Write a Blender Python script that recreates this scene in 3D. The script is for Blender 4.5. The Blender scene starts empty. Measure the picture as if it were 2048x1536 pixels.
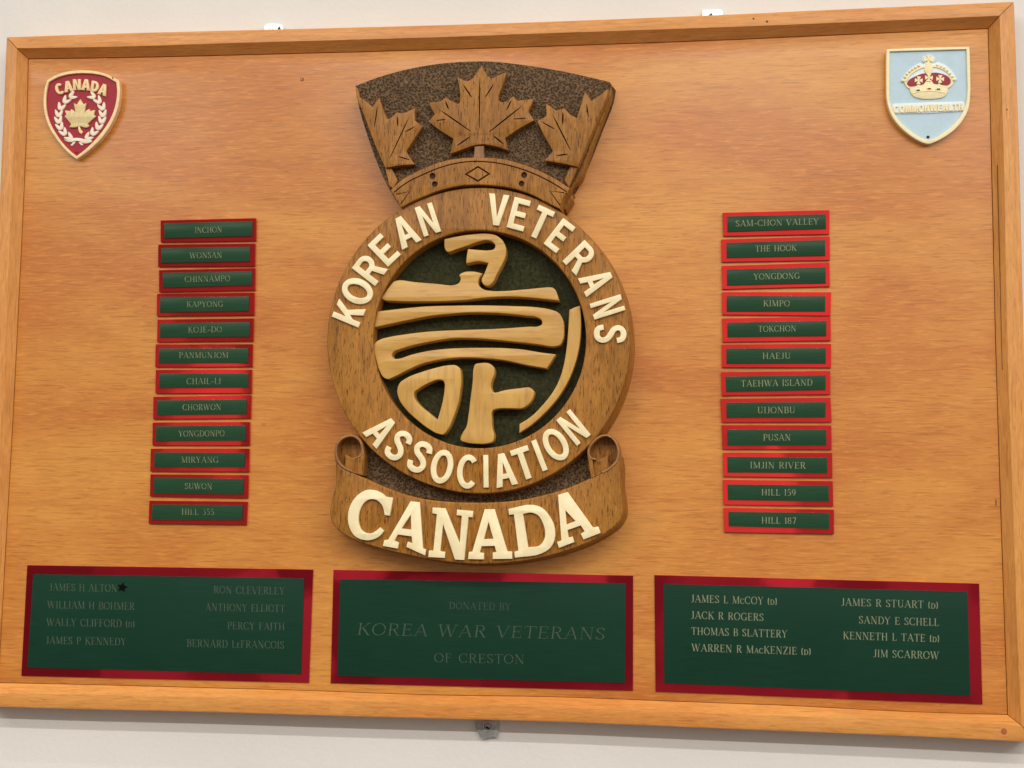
import bpy, bmesh, math, random
from mathutils import Vector, Matrix
from mathutils.geometry import tessellate_polygon
random.seed(7)
SC = bpy.context.scene
COL = SC.collection

# ------------------------------------------------------------------ camera
D = 1.5179285
CAM = Vector((0, -D, 1.5))
RIGHT = Vector((0.992222314, 0.123933760, 0.011631969))
UP = Vector((0.000786329, -0.099684223, 0.995018813))
BACK = Vector((0.124475947, -0.987270722, -0.099006363))
F = 2600.0
cam = bpy.data.cameras.new('camera')
cam.sensor_width = 36.0
cam.lens = F / 2048 * 36.0
cam.clip_start = 0.05
cam.clip_end = 100
co = bpy.data.objects.new('camera', cam)
COL.objects.link(co)
R = Matrix((RIGHT, UP, BACK)).transposed().to_4x4()
co.matrix_world = Matrix.Translation(CAM) @ R
SC.camera = co

# ------------------------------------------------------------------ light
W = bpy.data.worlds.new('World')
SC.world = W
W.use_nodes = True
wt = W.node_tree
wt.nodes.clear()
def N(t, ty, **k):
    n = t.nodes.new(ty)
    for a, b in k.items():
        setattr(n, a, b)
    return n
wo = N(wt, 'ShaderNodeOutputWorld')
wb = N(wt, 'ShaderNodeBackground')
wt.links.new(wb.outputs[0], wo.inputs[0])
wc = N(wt, 'ShaderNodeTexCoord')
ws = N(wt, 'ShaderNodeSeparateXYZ')
wt.links.new(wc.outputs['Generated'], ws.inputs[0])
wr = N(wt, 'ShaderNodeValToRGB')           # the room: floor, furniture, far wall, ceiling
wm = N(wt, 'ShaderNodeMapRange')
wm.inputs[1].default_value = -1; wm.inputs[2].default_value = 1
wt.links.new(ws.outputs['Z'], wm.inputs[0])
wt.links.new(wm.outputs[0], wr.inputs[0])
cr = wr.color_ramp
cr.elements[0].position = 0.0; cr.elements[0].color = (0.13, 0.10, 0.08, 1)
cr.elements[1].position = 1.0; cr.elements[1].color = (0.62, 0.57, 0.50, 1)
for p, c in ((0.40, (0.14, 0.12, 0.11, 1)), (0.475, (0.25, 0.22, 0.20, 1)), (0.52, (0.34, 0.31, 0.28, 1)), (0.58, (0.62, 0.57, 0.52, 1)), (0.68, (0.46, 0.43, 0.40, 1))):
    e = cr.elements.new(p); e.color = c
wv = N(wt, 'ShaderNodeTexVoronoi', feature='F1', distance='CHEBYCHEV')
wv.inputs['Scale'].default_value = 11.0
wmp = N(wt, 'ShaderNodeMapping')
wmp.inputs['Scale'].default_value = (1.3, 1.0, 0.8)
wt.links.new(wc.outputs['Generated'], wmp.inputs[0])
wt.links.new(wmp.outputs[0], wv.inputs['Vector'])
wsx = N(wt, 'ShaderNodeSeparateXYZ')
wt.links.new(wv.outputs['Color'], wsx.inputs[0])
wmr = N(wt, 'ShaderNodeValToRGB')
wmr.color_ramp.interpolation = 'LINEAR'
we = wmr.color_ramp.elements
we[0].position = 0.0; we[0].color = (0.35, 0.35, 0.35, 1)
we[1].position = 1.0; we[1].color = (2.4, 2.3, 2.2, 1)
for p, v_ in ((0.40, 0.45), (0.46, 0.85), (0.66, 0.95), (0.70, 1.9)):
    e = we.new(p); e.color = (v_, v_, v_, 1)
wt.links.new(wsx.outputs[0], wmr.inputs[0])
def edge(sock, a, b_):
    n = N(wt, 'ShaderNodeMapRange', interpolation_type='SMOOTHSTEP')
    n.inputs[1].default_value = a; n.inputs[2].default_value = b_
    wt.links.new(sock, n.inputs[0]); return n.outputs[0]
wmask = N(wt, 'ShaderNodeMath', operation='MULTIPLY')  # added bright patch, upper right, for the red plates to mirror
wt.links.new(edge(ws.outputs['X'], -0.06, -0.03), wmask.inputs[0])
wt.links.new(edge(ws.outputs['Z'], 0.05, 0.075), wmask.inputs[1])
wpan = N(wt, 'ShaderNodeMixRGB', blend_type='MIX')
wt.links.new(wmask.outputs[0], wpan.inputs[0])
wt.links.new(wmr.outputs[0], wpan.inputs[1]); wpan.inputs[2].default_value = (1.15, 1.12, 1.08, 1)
wx = N(wt, 'ShaderNodeMixRGB', blend_type='MULTIPLY')
wx.inputs[0].default_value = 1.0
wt.links.new(wr.outputs[0], wx.inputs[1])
wt.links.new(wpan.outputs[0], wx.inputs[2])
wg = N(wt, 'ShaderNodeMapRange')  # added side-to-side gradient, brighter right, to lift the plates' reflections there
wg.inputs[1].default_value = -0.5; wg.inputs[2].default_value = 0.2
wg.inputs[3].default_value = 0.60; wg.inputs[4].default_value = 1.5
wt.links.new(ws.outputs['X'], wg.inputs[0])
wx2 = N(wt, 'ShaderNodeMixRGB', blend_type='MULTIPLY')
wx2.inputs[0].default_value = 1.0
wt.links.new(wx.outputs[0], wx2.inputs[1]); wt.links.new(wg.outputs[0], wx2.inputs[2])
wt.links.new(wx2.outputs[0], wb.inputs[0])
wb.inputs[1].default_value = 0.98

for row, (out, power, CEIL) in enumerate(((3.3, 44.0, 3.17), (2.5, 27.0, 3.50), (1.1, 4.5, 3.55))):
    for cx in (3.1, 0.95, -1.2, -3.35):
        l = bpy.data.lights.new('ceiling_tube_light', 'AREA')
        l.shape = 'RECTANGLE'; l.size = 1.6; l.size_y = 0.07
        l.energy = power
        l.color = (1.0, 0.95, 0.875)
        lo = bpy.data.objects.new('ceiling_tube_light', l)
        lo.location = (cx, -out, CEIL)
        COL.objects.link(lo)
SC.view_settings.view_transform = 'Standard'
SC.view_settings.look = 'None'
SC.view_settings.exposure = 0.0
SC.view_settings.gamma = 1.0

# ------------------------------------------------------------------ pixel of the photograph -> metres on the plane y = -t
def at(px, py, t=0.0):
    d = RIGHT * ((px - 1024) / F) - UP * ((py - 768) / F) - BACK
    k = (D - t) / d.y
    return (CAM.x + d.x * k, CAM.z + d.z * k)
def A2(pts, t):
    return [Vector(at(p[0], p[1], t)) for p in pts]
def zoom(ox, oy, s):
    return lambda pts: [(ox + p[0] * s, oy + p[1] * s) + tuple(p[2:]) for p in pts]
def smooth(pts, n=5, closed=True):
    """Catmull-Rom through pts; a third item marks a sharp corner."""
    m = len(pts); out = []
    rng = range(m) if closed else range(m - 1)
    for i in rng:
        p1 = pts[i]; p2 = pts[(i + 1) % m]
        p0 = pts[(i - 1) % m] if (closed or i > 0) else p1
        p3 = pts[(i + 2) % m] if (closed or i + 2 < m) else p2
        c1 = len(p1) > 2; c2 = len(p2) > 2
        v1 = Vector(p1[:2]); v2 = Vector(p2[:2]); L = (v2 - v1).length
        def tan(a, b, c, corner):
            if corner: return (v2 - v1) * 0.999
            a = Vector(a[:2]); b = Vector(b[:2]); c = Vector(c[:2])
            d1 = max((b - a).length, 1e-6); d2 = max((c - b).length, 1e-6)
            t = ((b - a) / d1 * d2 + (c - b) / d2 * d1) / (d1 + d2)
            return t * min(L, 2.2 * min(d1, d2))
        m1 = tan(p0, p1, p2, c1); m2 = tan(p1, p2, p3, c2)
        k = 1 if (c1 and c2) else n
        for j in range(k):
            u = j / k
            h00 = 2*u**3 - 3*u*u + 1; h10 = u**3 - 2*u*u + u; h01 = -2*u**3 + 3*u*u; h11 = u**3 - u*u
            out.append(tuple(v1 * h00 + m1 * h10 + v2 * h01 + m2 * h11))
    if not closed: out.append(tuple(pts[-1][:2]))
    return out
def ellipse(cx, cy, rx, ry, n=48, a0=0, a1=360, tilt=0):
    out = []; ct, st = math.cos(math.radians(tilt)), math.sin(math.radians(tilt))
    full = abs(a1 - a0) >= 360
    for i in range(n if full else n + 1):
        a = math.radians(a0 + (a1 - a0) * i / n)
        x, y = rx * math.cos(a), ry * math.sin(a)
        out.append((cx + x * ct - y * st, cy + x * st + y * ct))
    return out
def area2(P): return sum(P[i].x * P[(i+1) % len(P)].y - P[(i+1) % len(P)].x * P[i].y for i in range(len(P)))
def clean(P):
    out = []
    for p in P:
        if not out or (p - out[-1]).length > 2e-5: out.append(p)
    while len(out) > 3 and (out[0] - out[-1]).length < 2e-5: out.pop()
    return out
def inset(P, d):
    """move every point of a CCW loop inwards by d (a CW loop moves outwards into the solid)."""
    n = len(P); out = []
    for i in range(n):
        a = (P[i] - P[i-1]); b = (P[(i+1) % n] - P[i])
        a.normalize(); b.normalize()
        na = Vector((-a.y, a.x)); nb = Vector((-b.y, b.x))
        m = na + nb
        if m.length < 1e-4: m = na.copy()
        m.normalize()
        c = max(m.dot(na), 0.45)
        out.append(P[i] + m * (d / c))
    return out

# ------------------------------------------------------------------ object helpers
def thing(name, label, cat, loc=(0, 0, 0), group=None):
    o = bpy.data.objects.new(name, None); COL.objects.link(o)
    o.empty_display_size = 0.02
    o.location = loc; o['label'] = label; o['category'] = cat
    if group: o['group'] = group
    o.matrix_world = Matrix.Translation(Vector(loc))
    return o
def world_loc(o):
    v = Vector((0, 0, 0))
    while o is not None: v += o.location; o = o.parent
    return v
def link_mesh(name, verts, faces, mat, parent=None, smooth_flags=None, mats=None, midx=None, sharp=None, origin=None):
    off = world_loc(parent)
    org = Vector(origin) if origin else off
    me = bpy.data.meshes.new(name)
    me.from_pydata([tuple(Vector(v) - org) for v in verts], [], faces)
    bm = bmesh.new(); bm.from_mesh(me)
    bmesh.ops.recalc_face_normals(bm, faces=bm.faces)
    bm.to_mesh(me); bm.free()
    for m in (mats or [mat]): me.materials.append(m)
    if smooth_flags: me.polygons.foreach_set('use_smooth', smooth_flags)
    if midx: me.polygons.foreach_set('material_index', midx)
    if sharp is not None: me.set_sharp_from_angle(angle=math.radians(sharp))
    me.update()
    o = bpy.data.objects.new(name, me); COL.objects.link(o)
    if parent is not None:
        o.parent = parent; o.location = org - off
    else: o.location = org
    return o
def tag(o, label, cat, group=None):
    o['label'] = label; o['category'] = cat
    if group: o['group'] = group
    return o
class Mesh:
    def __init__(s): s.v = []; s.f = []; s.s = []
    def prism(s, outer, holes, t1, t0, bev=0.0, segs=3, shift=(0, 0), hbev=None, back=True):
        """outer/holes: 2D metre loops. cap at depth t1, walls down to t0, rounded edge bev."""
        loops = []
        for i, P in enumerate([outer] + list(holes)):
            P = clean(P)
            if len(P) < 3: continue
            a = area2(P)
            if (i == 0 and a < 0) or (i > 0 and a > 0): P = P[::-1]
            loops.append((P, bev if i == 0 else (bev if hbev is None else hbev), i == 0))
        caps = []
        for P, b, isout in loops:
            n = len(P)
            rings = []
            if b > 0:
                for k in range(segs + 1):
                    a = math.pi / 2 * k / segs
                    ins = b * (1 - math.sin(a)); dep = b * (1 - math.cos(a))
                    # k=0: fully inset, top; k=segs: at outline, b deep
                    Q = inset(P, ins) if ins > 1e-7 else P
                    rings.append((Q, t1 - dep))
            else: rings.append((P, t1))
            sh = Vector(shift) if isout else Vector((0, 0))
            rings.append(([p + sh for p in P], t0))
            base = []
            for Q, t in rings:
                base.append(len(s.v))
                for q in Q: s.v.append((q.x, -t, q.y))
            for r in range(len(rings) - 1):
                for i in range(n):
                    j = (i + 1) % n
                    s.f.append((base[r] + i, base[r] + j, base[r+1] + j, base[r+1] + i))
                    s.s.append(True)
            caps.append((rings[0][0], base[0], rings[-1][0], base[-1]))
        for which in ((0, 1),) + (((2, 3),) if back else ()):
            lp = [[(p.x, p.y, 0) for p in c[which[0]]] for c in caps]
            idx = []
            for c in caps: idx += list(range(c[which[1]], c[which[1]] + len(c[which[0]])))
            for tri in tessellate_polygon([[Vector(q) for q in l] for l in lp]):
                f = tuple(idx[k] for k in tri)
                if len(set(f)) == 3: s.f.append(f); s.s.append(False)
        return s
    def dome(s, c, r, t, h, n=10, m=3):
        b0 = len(s.v); s.v.append((c.x, -(t + h), c.y))
        for k in range(1, m + 1):
            a = math.pi / 2 * k / m
            for i in range(n):
                b = 2 * math.pi * i / n
                s.v.append((c.x + r * math.sin(a) * math.cos(b), -(t + h * math.cos(a)), c.y + r * math.sin(a) * math.sin(b)))
        for i in range(n):
            s.f.append((b0, b0 + 1 + i, b0 + 1 + (i + 1) % n)); s.s.append(True)
        for k in range(m - 1):
            for i in range(n):
                p = b0 + 1 + k * n + i; q = b0 + 1 + k * n + (i + 1) % n
                s.f.append((p, q, q + n, p + n)); s.s.append(True)
        return s
    def build(s, name, mat, parent=None, sharp=40, origin=None):
        return link_mesh(name, s.v, s.f, mat, parent, s.s, sharp=sharp, origin=origin)
EMS = 1.28          # how far the carving stands off the board
def slab(name, px, t1, t0, mat, parent, holes=(), bev=0.0, segs=3, shift=(0, 0), hbev=None, origin=None):
    if parent is not None and parent.name == 'carved_emblem': t1 *= EMS; t0 *= EMS
    return Mesh().prism(A2(px, t1), [A2(h, t1) for h in holes], t1, t0, bev, segs, shift, hbev).build(name, mat, parent, origin=origin)
def centre(px, t=0.0):
    x = sum(p[0] for p in px) / len(px); y = sum(p[1] for p in px) / len(px)
    q = at(x, y, t); return (q[0], -t, q[1])

# ------------------------------------------------------------------ materials
def new_mat(name):
    m = bpy.data.materials.new(name); m.use_nodes = True
    t = m.node_tree; t.nodes.clear()
    o = N(t, 'ShaderNodeOutputMaterial'); b = N(t, 'ShaderNodeBsdfPrincipled')
    t.links.new(b.outputs[0], o.inputs[0])
    return m, t, b
def coords(t, scale, rot=(0, 0, 0), loc=(0, 0, 0), world=False):
    c = N(t, 'ShaderNodeTexCoord')
    src = c.outputs['Object']
    if world:
        g = N(t, 'ShaderNodeNewGeometry'); src = g.outputs['Position']
    mp = N(t, 'ShaderNodeMapping')
    mp.inputs['Scale'].default_value = scale
    mp.inputs['Rotation'].default_value = rot
    mp.inputs['Location'].default_value = loc
    t.links.new(src, mp.inputs[0])
    return mp.outputs[0]
def noise(t, vec, detail=3, rough=0.55, dist=0.0, scale=1.0):
    n = N(t, 'ShaderNodeTexNoise')
    n.inputs['Scale'].default_value = scale; n.inputs['Detail'].default_value = detail
    n.inputs['Roughness'].default_value = rough; n.inputs['Distortion'].default_value = dist
    t.links.new(vec, n.inputs['Vector'])
    return n.outputs['Fac']
def ramp(t, fac, stops):
    r = N(t, 'ShaderNodeValToRGB'); e = r.color_ramp.elements
    def c4(c): return (c, c, c, 1) if isinstance(c, (int, float)) else tuple(c) + (1,)
    e[0].position, e[0].color = stops[0][0], c4(stops[0][1])
    e[1].position, e[1].color = stops[-1][0], c4(stops[-1][1])
    for p, c in stops[1:-1]:
        x = e.new(p); x.color = c4(c)
    t.links.new(fac, r.inputs[0])
    return r.outputs[0]
def mix(t, fac, a, b, mode='MIX'):
    m = N(t, 'ShaderNodeMixRGB', blend_type=mode)
    for i, v in ((0, fac), (1, a), (2, b)):
        if isinstance(v, (int, float)): m.inputs[i].default_value = v if i == 0 else (v, v, v, 1)
        elif isinstance(v, tuple): m.inputs[i].default_value = v + (1,)
        else: t.links.new(v, m.inputs[i])
    return m.outputs[0]
def bump(t, b, h, strength, dist):
    n = N(t, 'ShaderNodeBump'); n.inputs['Strength'].default_value = strength
    n.inputs['Distance'].default_value = dist
    t.links.new(h, n.inputs['Height']); t.links.new(n.outputs[0], b.inputs['Normal'])
    return n
def setp(b, **k):
    for a, v in k.items():
        b.inputs[a.replace('_', ' ')].default_value = v if not (isinstance(v, tuple) and len(v) == 3) else v + (1,)

def wood(name, axis, base, dark, red, fine=1.0, rough=0.32, coat=0.35, pore=0.5, world=True, seed=0, figure=0.5):
    """axis 'x' or 'z' is the way the grain runs."""
    m, t, b = new_mat(name)
    def sc(al, ac): return (al, ac, ac) if axis == 'x' else (ac, ac, al)
    L = (seed * 1.7, seed, seed * 0.6)
    big = noise(t, coords(t, sc(2.2, 6.5), loc=L, world=world), 3, 0.6, 0.6)
    c = mix(t, ramp(t, big, [(0.38, 0.0), (0.60, 0.95)]), base, red)
    med = noise(t, coords(t, sc(9.0, 70.0), loc=L, world=world), 4, 0.65, 1.4)
    c = mix(t, ramp(t, med, [(0.46, 0.0), (0.76, figure * 0.5)]), c, dark)
    fin = noise(t, coords(t, sc(26 * fine, 420 * fine), loc=L, world=world), 3, 0.62, 0.8)
    c = mix(t, ramp(t, fin, [(0.50, 0.0), (0.70, pore)]), c, dark)
    tick = noise(t, coords(t, sc(55 * fine, 560 * fine), loc=(seed, 8, 2), world=world), 1, 0.5, 0.4)
    c = mix(t, ramp(t, tick, [(0.66, 0.0), (0.72, pore * 0.8)]), c, dark)
    lite = noise(t, coords(t, sc(45 * fine, 380 * fine), loc=(5 + seed, 3, 1), world=world), 2, 0.6, 0.5)
    c = mix(t, ramp(t, lite, [(0.5, 0.0), (0.75, 0.45)]), c, tuple(min(1, x * 1.25) for x in base))
    # growth-ring lines, long and wandering
    wv = N(t, 'ShaderNodeTexWave', wave_type='BANDS', bands_direction='Z' if axis == 'x' else 'X')
    wv.inputs['Scale'].default_value = 1.0; wv.inputs['Distortion'].default_value = 11.0
    wv.inputs['Detail'].default_value = 2.0; wv.inputs['Detail Scale'].default_value = 0.9
    t.links.new(coords(t, sc(1.1, 4.2), loc=L, world=world), wv.inputs['Vector'])
    c = mix(t, ramp(t, wv.outputs['Fac'], [(0.0, 0.26 * figure), (0.03, 0.0), (1.0, 0.0)]), c, dark)
    kn = N(t, 'ShaderNodeTexVoronoi'); kn.inputs['Scale'].default_value = 1.0
    t.links.new(coords(t, sc(6.5, 10.0), loc=(seed, 9, 4), world=world), kn.inputs['Vector'])
    c = mix(t, ramp(t, kn.outputs['Distance'], [(0.0, 0.4), (0.02, 0.3), (0.032, 0.0)]), c, tuple(x * 0.6 for x in dark))
    t.links.new(c, b.inputs['Base Color'])
    setp(b, Roughness=rough, Coat_Weight=coat, Coat_Roughness=0.24)
    b.inputs['Specular IOR Level'].default_value = 0.3
    hm = mix(t, 0.5, fin, noise(t, coords(t, (140, 140, 140), world=world), 2), 'MIX')
    bump(t, b, hm, 0.35, 0.0006)
    return m

M = {}
PB, PD, PR = (0.655, 0.295, 0.064), (0.31, 0.095, 0.017), (0.530, 0.182, 0.038)
M['board'] = wood('varnished_plywood', 'x', PB, PD, PR, 1.0, 0.34, 0.30, 0.50, figure=0.40)
M['rail_x'] = wood('rail_wood_level', 'x', (0.70, 0.32, 0.085), PD, (0.64, 0.255, 0.060), 1.2, 0.38, 0.18, 0.42, seed=3, figure=0.5)
M['rail_z'] = wood('rail_wood_upright', 'z', (0.70, 0.34, 0.095), PD, (0.64, 0.27, 0.065), 1.2, 0.38, 0.18, 0.42, seed=6, figure=0.5)

def walnut(name, base, dark, pore=0.8, rough=0.38, seed=0.0):
    m, t, b = new_mat(name)
    big = noise(t, coords(t, (14, 14, 5), loc=(seed, 0, 0), world=True), 3, 0.6, 0.5)
    c = mix(t, ramp(t, big, [(0.35, 0.0), (0.68, 0.75)]), base, tuple(x * f for x, f in zip(base, (0.60, 0.55, 0.48))))
    med = noise(t, coords(t, (150, 150, 22), loc=(seed, 1, 0), world=True), 3, 0.6, 0.8)
    c = mix(t, ramp(t, med, [(0.48, 0.0), (0.78, 0.6)]), c, dark)
    pr = noise(t, coords(t, (700, 700, 85), loc=(seed, 2, 0), world=True), 2, 0.5, 0.5)
    pf = ramp(t, pr, [(0.57, 0.0), (0.66, pore)])
    c = mix(t, pf, c, dark)
    hi = noise(t, coords(t, (300, 300, 60), loc=(seed, 4, 1), world=True), 2, 0.6)
    c = mix(t, ramp(t, hi, [(0.55, 0.0), (0.8, 0.45)]), c, tuple(min(1, x * 1.6) for x in base))
    t.links.new(c, b.inputs['Base Color'])
    setp(b, Roughness=rough, Coat_Weight=0.0)
    b.inputs['Specular IOR Level'].default_value = 0.22
    h = mix(t, 0.55, mix(t, 1.0, 1.0, pf, 'SUBTRACT'), noise(t, coords(t, (90, 90, 90), world=True), 2))
    bump(t, b, h, 0.55, 0.0009)
    return m
M['walnut'] = walnut('oiled_carved_wood', (0.40, 0.176, 0.032), (0.080, 0.027, 0.005))
M['walnut_pale'] = walnut('pale_carved_wood', (0.36, 0.19, 0.09), (0.10, 0.04, 0.015), 0.4, 0.35, 3)  # paler, pinker wood for the curl lips and leaf stem

m, t, b = new_mat('stippled_dark_recess')
v = coords(t, (1, 1, 1), world=True)
nd = N(t, 'ShaderNodeTexNoise'); nd.inputs['Scale'].default_value = 160
t.links.new(v, nd.inputs['Vector'])
vm = N(t, 'ShaderNodeVectorMath', operation='MULTIPLY_ADD'); vm.inputs[1].default_value = (0.004, 0.004, 0.004)
t.links.new(nd.outputs['Color'], vm.inputs[0]); t.links.new(v, vm.inputs[2])
vo = N(t, 'ShaderNodeTexVoronoi', feature='F1'); vo.inputs['Scale'].default_value = 400
t.links.new(vm.outputs[0], vo.inputs['Vector'])
n1 = vo.outputs['Distance']
n2 = noise(t, v, 2, 0.5, 0.0, 60)
peak = ramp(t, n1, [(0.22, 0.0), (0.80, 1.0)])
c = mix(t, peak, (0.030, 0.017, 0.008), (0.200, 0.122, 0.062))
c = mix(t, ramp(t, n2, [(0.35, 0.0), (0.7, 0.35)]), c, (0.07, 0.045, 0.026))
t.links.new(c, b.inputs['Base Color'])
setp(b, Roughness=0.6)
b.inputs['Specular IOR Level'].default_value = 0.15
bump(t, b, n1, 0.9, 0.0016)
M['stipple'] = m

m, t, b = new_mat('green_painted_field')
v = coords(t, (1, 1, 1), world=True)
c = mix(t, ramp(t, noise(t, v, 4, 0.65, 0.2, 240), [(0.38, 0.0), (0.66, 1.0)]), (0.020, 0.022, 0.010), (0.056, 0.056, 0.027))
c = mix(t, ramp(t, noise(t, v, 3, 0.6, 0.4, 26), [(0.35, 0.0), (0.7, 0.6)]), c, (0.026, 0.029, 0.013))
t.links.new(c, b.inputs['Base Color']); setp(b, Roughness=0.9)
b.inputs['Specular IOR Level'].default_value = 0.1
bump(t, b, noise(t, v, 3, 0.7, 0, 500), 0.5, 0.0006)
M['field'] = m

def yellow(name, axis):
    m, t, b = new_mat(name)
    s = (40, 300, 300) if axis == 'x' else (300, 300, 40)
    s2 = (9, 40, 40) if axis == 'x' else (40, 40, 9)
    c = mix(t, ramp(t, noise(t, coords(t, s2, world=True), 3, 0.6, 0.8), [(0.35, 0.0), (0.7, 1.0)]), (0.62, 0.370, 0.088), (0.50, 0.265, 0.055))
    c = mix(t, ramp(t, noise(t, coords(t, s, world=True), 3, 0.6, 0.3), [(0.5, 0.0), (0.76, 0.5)]), c, (0.30, 0.135, 0.032))
    t.links.new(c, b.inputs['Base Color']); setp(b, Roughness=0.40, Coat_Weight=0.12, Coat_Roughness=0.3)
    bump(t, b, noise(t, coords(t, s, world=True), 3), 0.25, 0.0005)
    return m
M['yellow_x'] = yellow('pale_stroke_wood_level', 'x')
M['yellow_z'] = yellow('pale_stroke_wood_upright', 'z')

m, t, b = new_mat('aged_cream_plastic')
v = coords(t, (1, 1, 1), world=True)
c = mix(t, ramp(t, noise(t, v, 4, 0.6, 0.6, 70), [(0.40, 0.0), (0.72, 0.8)]), (0.90, 0.795, 0.51), (0.80, 0.67, 0.38))
c = mix(t, ramp(t, noise(t, v, 2, 0.5, 0, 420), [(0.70, 0.0), (0.78, 0.6)]), c, (0.45, 0.30, 0.12))
t.links.new(c, b.inputs['Base Color']); setp(b, Roughness=0.42)
bump(t, b, noise(t, v, 3, 0.6, 0.3, 160), 0.15, 0.0006)
M['cream'] = m

def simple(name, col, rough=0.4, metal=0.0, var=0.12, scale=90, bmp=0.1, dist=0.0003, coat=0.0, world=True):
    m, t, b = new_mat(name)
    v = coords(t, (1, 1, 1), world=world)
    c = mix(t, ramp(t, noise(t, v, 4, 0.6, 0.3, scale), [(0.3, 0.0), (0.7, 1.0)]), tuple(x * (1 - var) for x in col), tuple(min(1, x * (1 + var)) for x in col))
    t.links.new(c, b.inputs['Base Color'])
    setp(b, Roughness=rough, Metallic=metal, Coat_Weight=coat, Coat_Roughness=0.08)
    b.inputs['Specular IOR Level'].default_value = 0.28
    bump(t, b, noise(t, v, 3, 0.6, 0, scale * 0.6), bmp, dist)
    return m
M['mark'] = simple('brown_ding', (0.13, 0.045, 0.015), 0.6)
M['groove'] = simple('dark_groove', (0.06, 0.022, 0.008), 0.7)  # dark brown for the floor of the headband grooves
M['shield_red'] = simple('red_enamel', (0.33, 0.012, 0.028), 0.42, var=0.12, scale=300, bmp=0.2)
M['shield_gold'] = simple('pale_gold_paint', (0.82, 0.61, 0.33), 0.42, 0.1, 0.12, 200)
M['leaf_gold'] = simple('matt_gold_paint', (0.70, 0.57, 0.30), 0.5, 0.15, 0.15, 500, 0.3)
M['ivory'] = simple('ivory_paint', (0.86, 0.76, 0.62), 0.4, var=0.08, scale=300)
M['blue'] = simple('pale_blue_enamel', (0.47, 0.635, 0.74), 0.35, var=0.04, scale=120)
M['blue_edge'] = simple('pale_blue_raised_paint', (0.72, 0.82, 0.87), 0.35, var=0.04, scale=120)
M['cream_paint'] = simple('cream_paint', (0.90, 0.80, 0.50), 0.38, var=0.07, scale=300)
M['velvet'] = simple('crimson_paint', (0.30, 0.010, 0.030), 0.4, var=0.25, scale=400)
M['dark'] = simple('dark_hole', (0.012, 0.010, 0.010), 0.5)
M['star'] = simple('black_foil', (0.004, 0.004, 0.004), 0.7)
M['star'].node_tree.nodes['Principled BSDF'].inputs['Specular IOR Level'].default_value = 0.05
M['steel'] = simple('bright_zinc_plate', (0.80, 0.82, 0.80), 0.35, 0.5, 0.06, 300)
M['tin'] = simple('dull_grey_steel', (0.42, 0.45, 0.44), 0.42, 0.4, 0.25, 260, 0.3)
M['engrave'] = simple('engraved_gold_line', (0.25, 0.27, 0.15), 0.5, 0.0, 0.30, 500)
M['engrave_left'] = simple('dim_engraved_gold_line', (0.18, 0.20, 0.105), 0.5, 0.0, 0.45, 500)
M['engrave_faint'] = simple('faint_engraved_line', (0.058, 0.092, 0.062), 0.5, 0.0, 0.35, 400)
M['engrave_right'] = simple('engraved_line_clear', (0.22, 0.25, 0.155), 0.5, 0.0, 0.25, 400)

def foil(name, col, metal):
    m, t, b = new_mat(name)
    v = coords(t, (1, 1, 1), world=True)
    c = mix(t, ramp(t, noise(t, v, 3, 0.5, 0.3, 14), [(0.3, 0.0), (0.7, 1.0)]), tuple(x * 0.8 for x in col), col)
    c = mix(t, ramp(t, noise(t, v, 2, 0.6, 0, 700), [(0.68, 0.0), (0.76, 0.35)]), c, tuple(x * 0.4 for x in col))
    t.links.new(c, b.inputs['Base Color'])
    setp(b, Metallic=metal, Roughness=0.04)
    bump(t, b, noise(t, v, 2, 0.5, 0, 22), 0.08, 0.0010)
    return m
M['foil'] = foil('red_mirror_laminate', (0.80, 0.036, 0.036), 0.80)
M['foil_big'] = foil('crimson_mirror_laminate', (0.62, 0.022, 0.045), 0.82)
def laminate(name, col):
    m, t, b = new_mat(name)
    v = coords(t, (1, 1, 1), world=True)
    s = noise(t, coords(t, (25, 25, 700), world=True), 2, 0.5)
    c = mix(t, ramp(t, s, [(0.3, 0.0), (0.7, 1.0)]), tuple(x * 0.88 for x in col), tuple(x * 1.12 for x in col))
    c = mix(t, ramp(t, noise(t, v, 3, 0.6, 0.5, 9), [(0.3, 0.0), (0.7, 0.5)]), c, tuple(x * 0.78 for x in col))
    t.links.new(c, b.inputs['Base Color'])
    setp(b, Roughness=0.24)
    b.inputs['Specular IOR Level'].default_value = 0.09
    bump(t, b, noise(t, v, 2, 0.5, 0, 18), 0.25, 0.0008)
    return m
M['green'] = laminate('green_engraving_laminate', (0.021, 0.066, 0.033))
M['green_big'] = laminate('deep_green_engraving_laminate', (0.011, 0.046, 0.028))

m, t, b = new_mat('painted_plaster')
v = coords(t, (1, 1, 1), world=True)
c = mix(t, ramp(t, noise(t, v, 3, 0.6, 0.3, 5), [(0.35, 0.0), (0.65, 1.0)]), (0.74, 0.728, 0.70), (0.775, 0.765, 0.735))
c = mix(t, ramp(t, noise(t, v, 2, 0.5, 0, 95), [(0.74, 0.0), (0.78, 0.25)]), c, (0.5, 0.46, 0.42))
t.links.new(c, b.inputs['Base Color']); setp(b, Roughness=0.7)
bump(t, b, noise(t, v, 4, 0.6, 0.4, 150), 0.45, 0.0009)
M['wall'] = m

# ------------------------------------------------------------------ wall
WT = -0.022
o = link_mesh('wall', [(-4, -WT, -0.2), (4, -WT, -0.2), (4, -WT, 3.3), (-4, -WT, 3.3), (-4, -WT + .1, -0.2), (4, -WT + .1, -0.2), (4, -WT + .1, 3.3), (-4, -WT + .1, 3.3)],
              [(0, 1, 2, 3), (4, 5, 6, 7), (0, 1, 5, 4), (1, 2, 6, 5), (2, 3, 7, 6), (3, 0, 4, 7)], M['wall'])
o['kind'] = 'structure'

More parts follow.
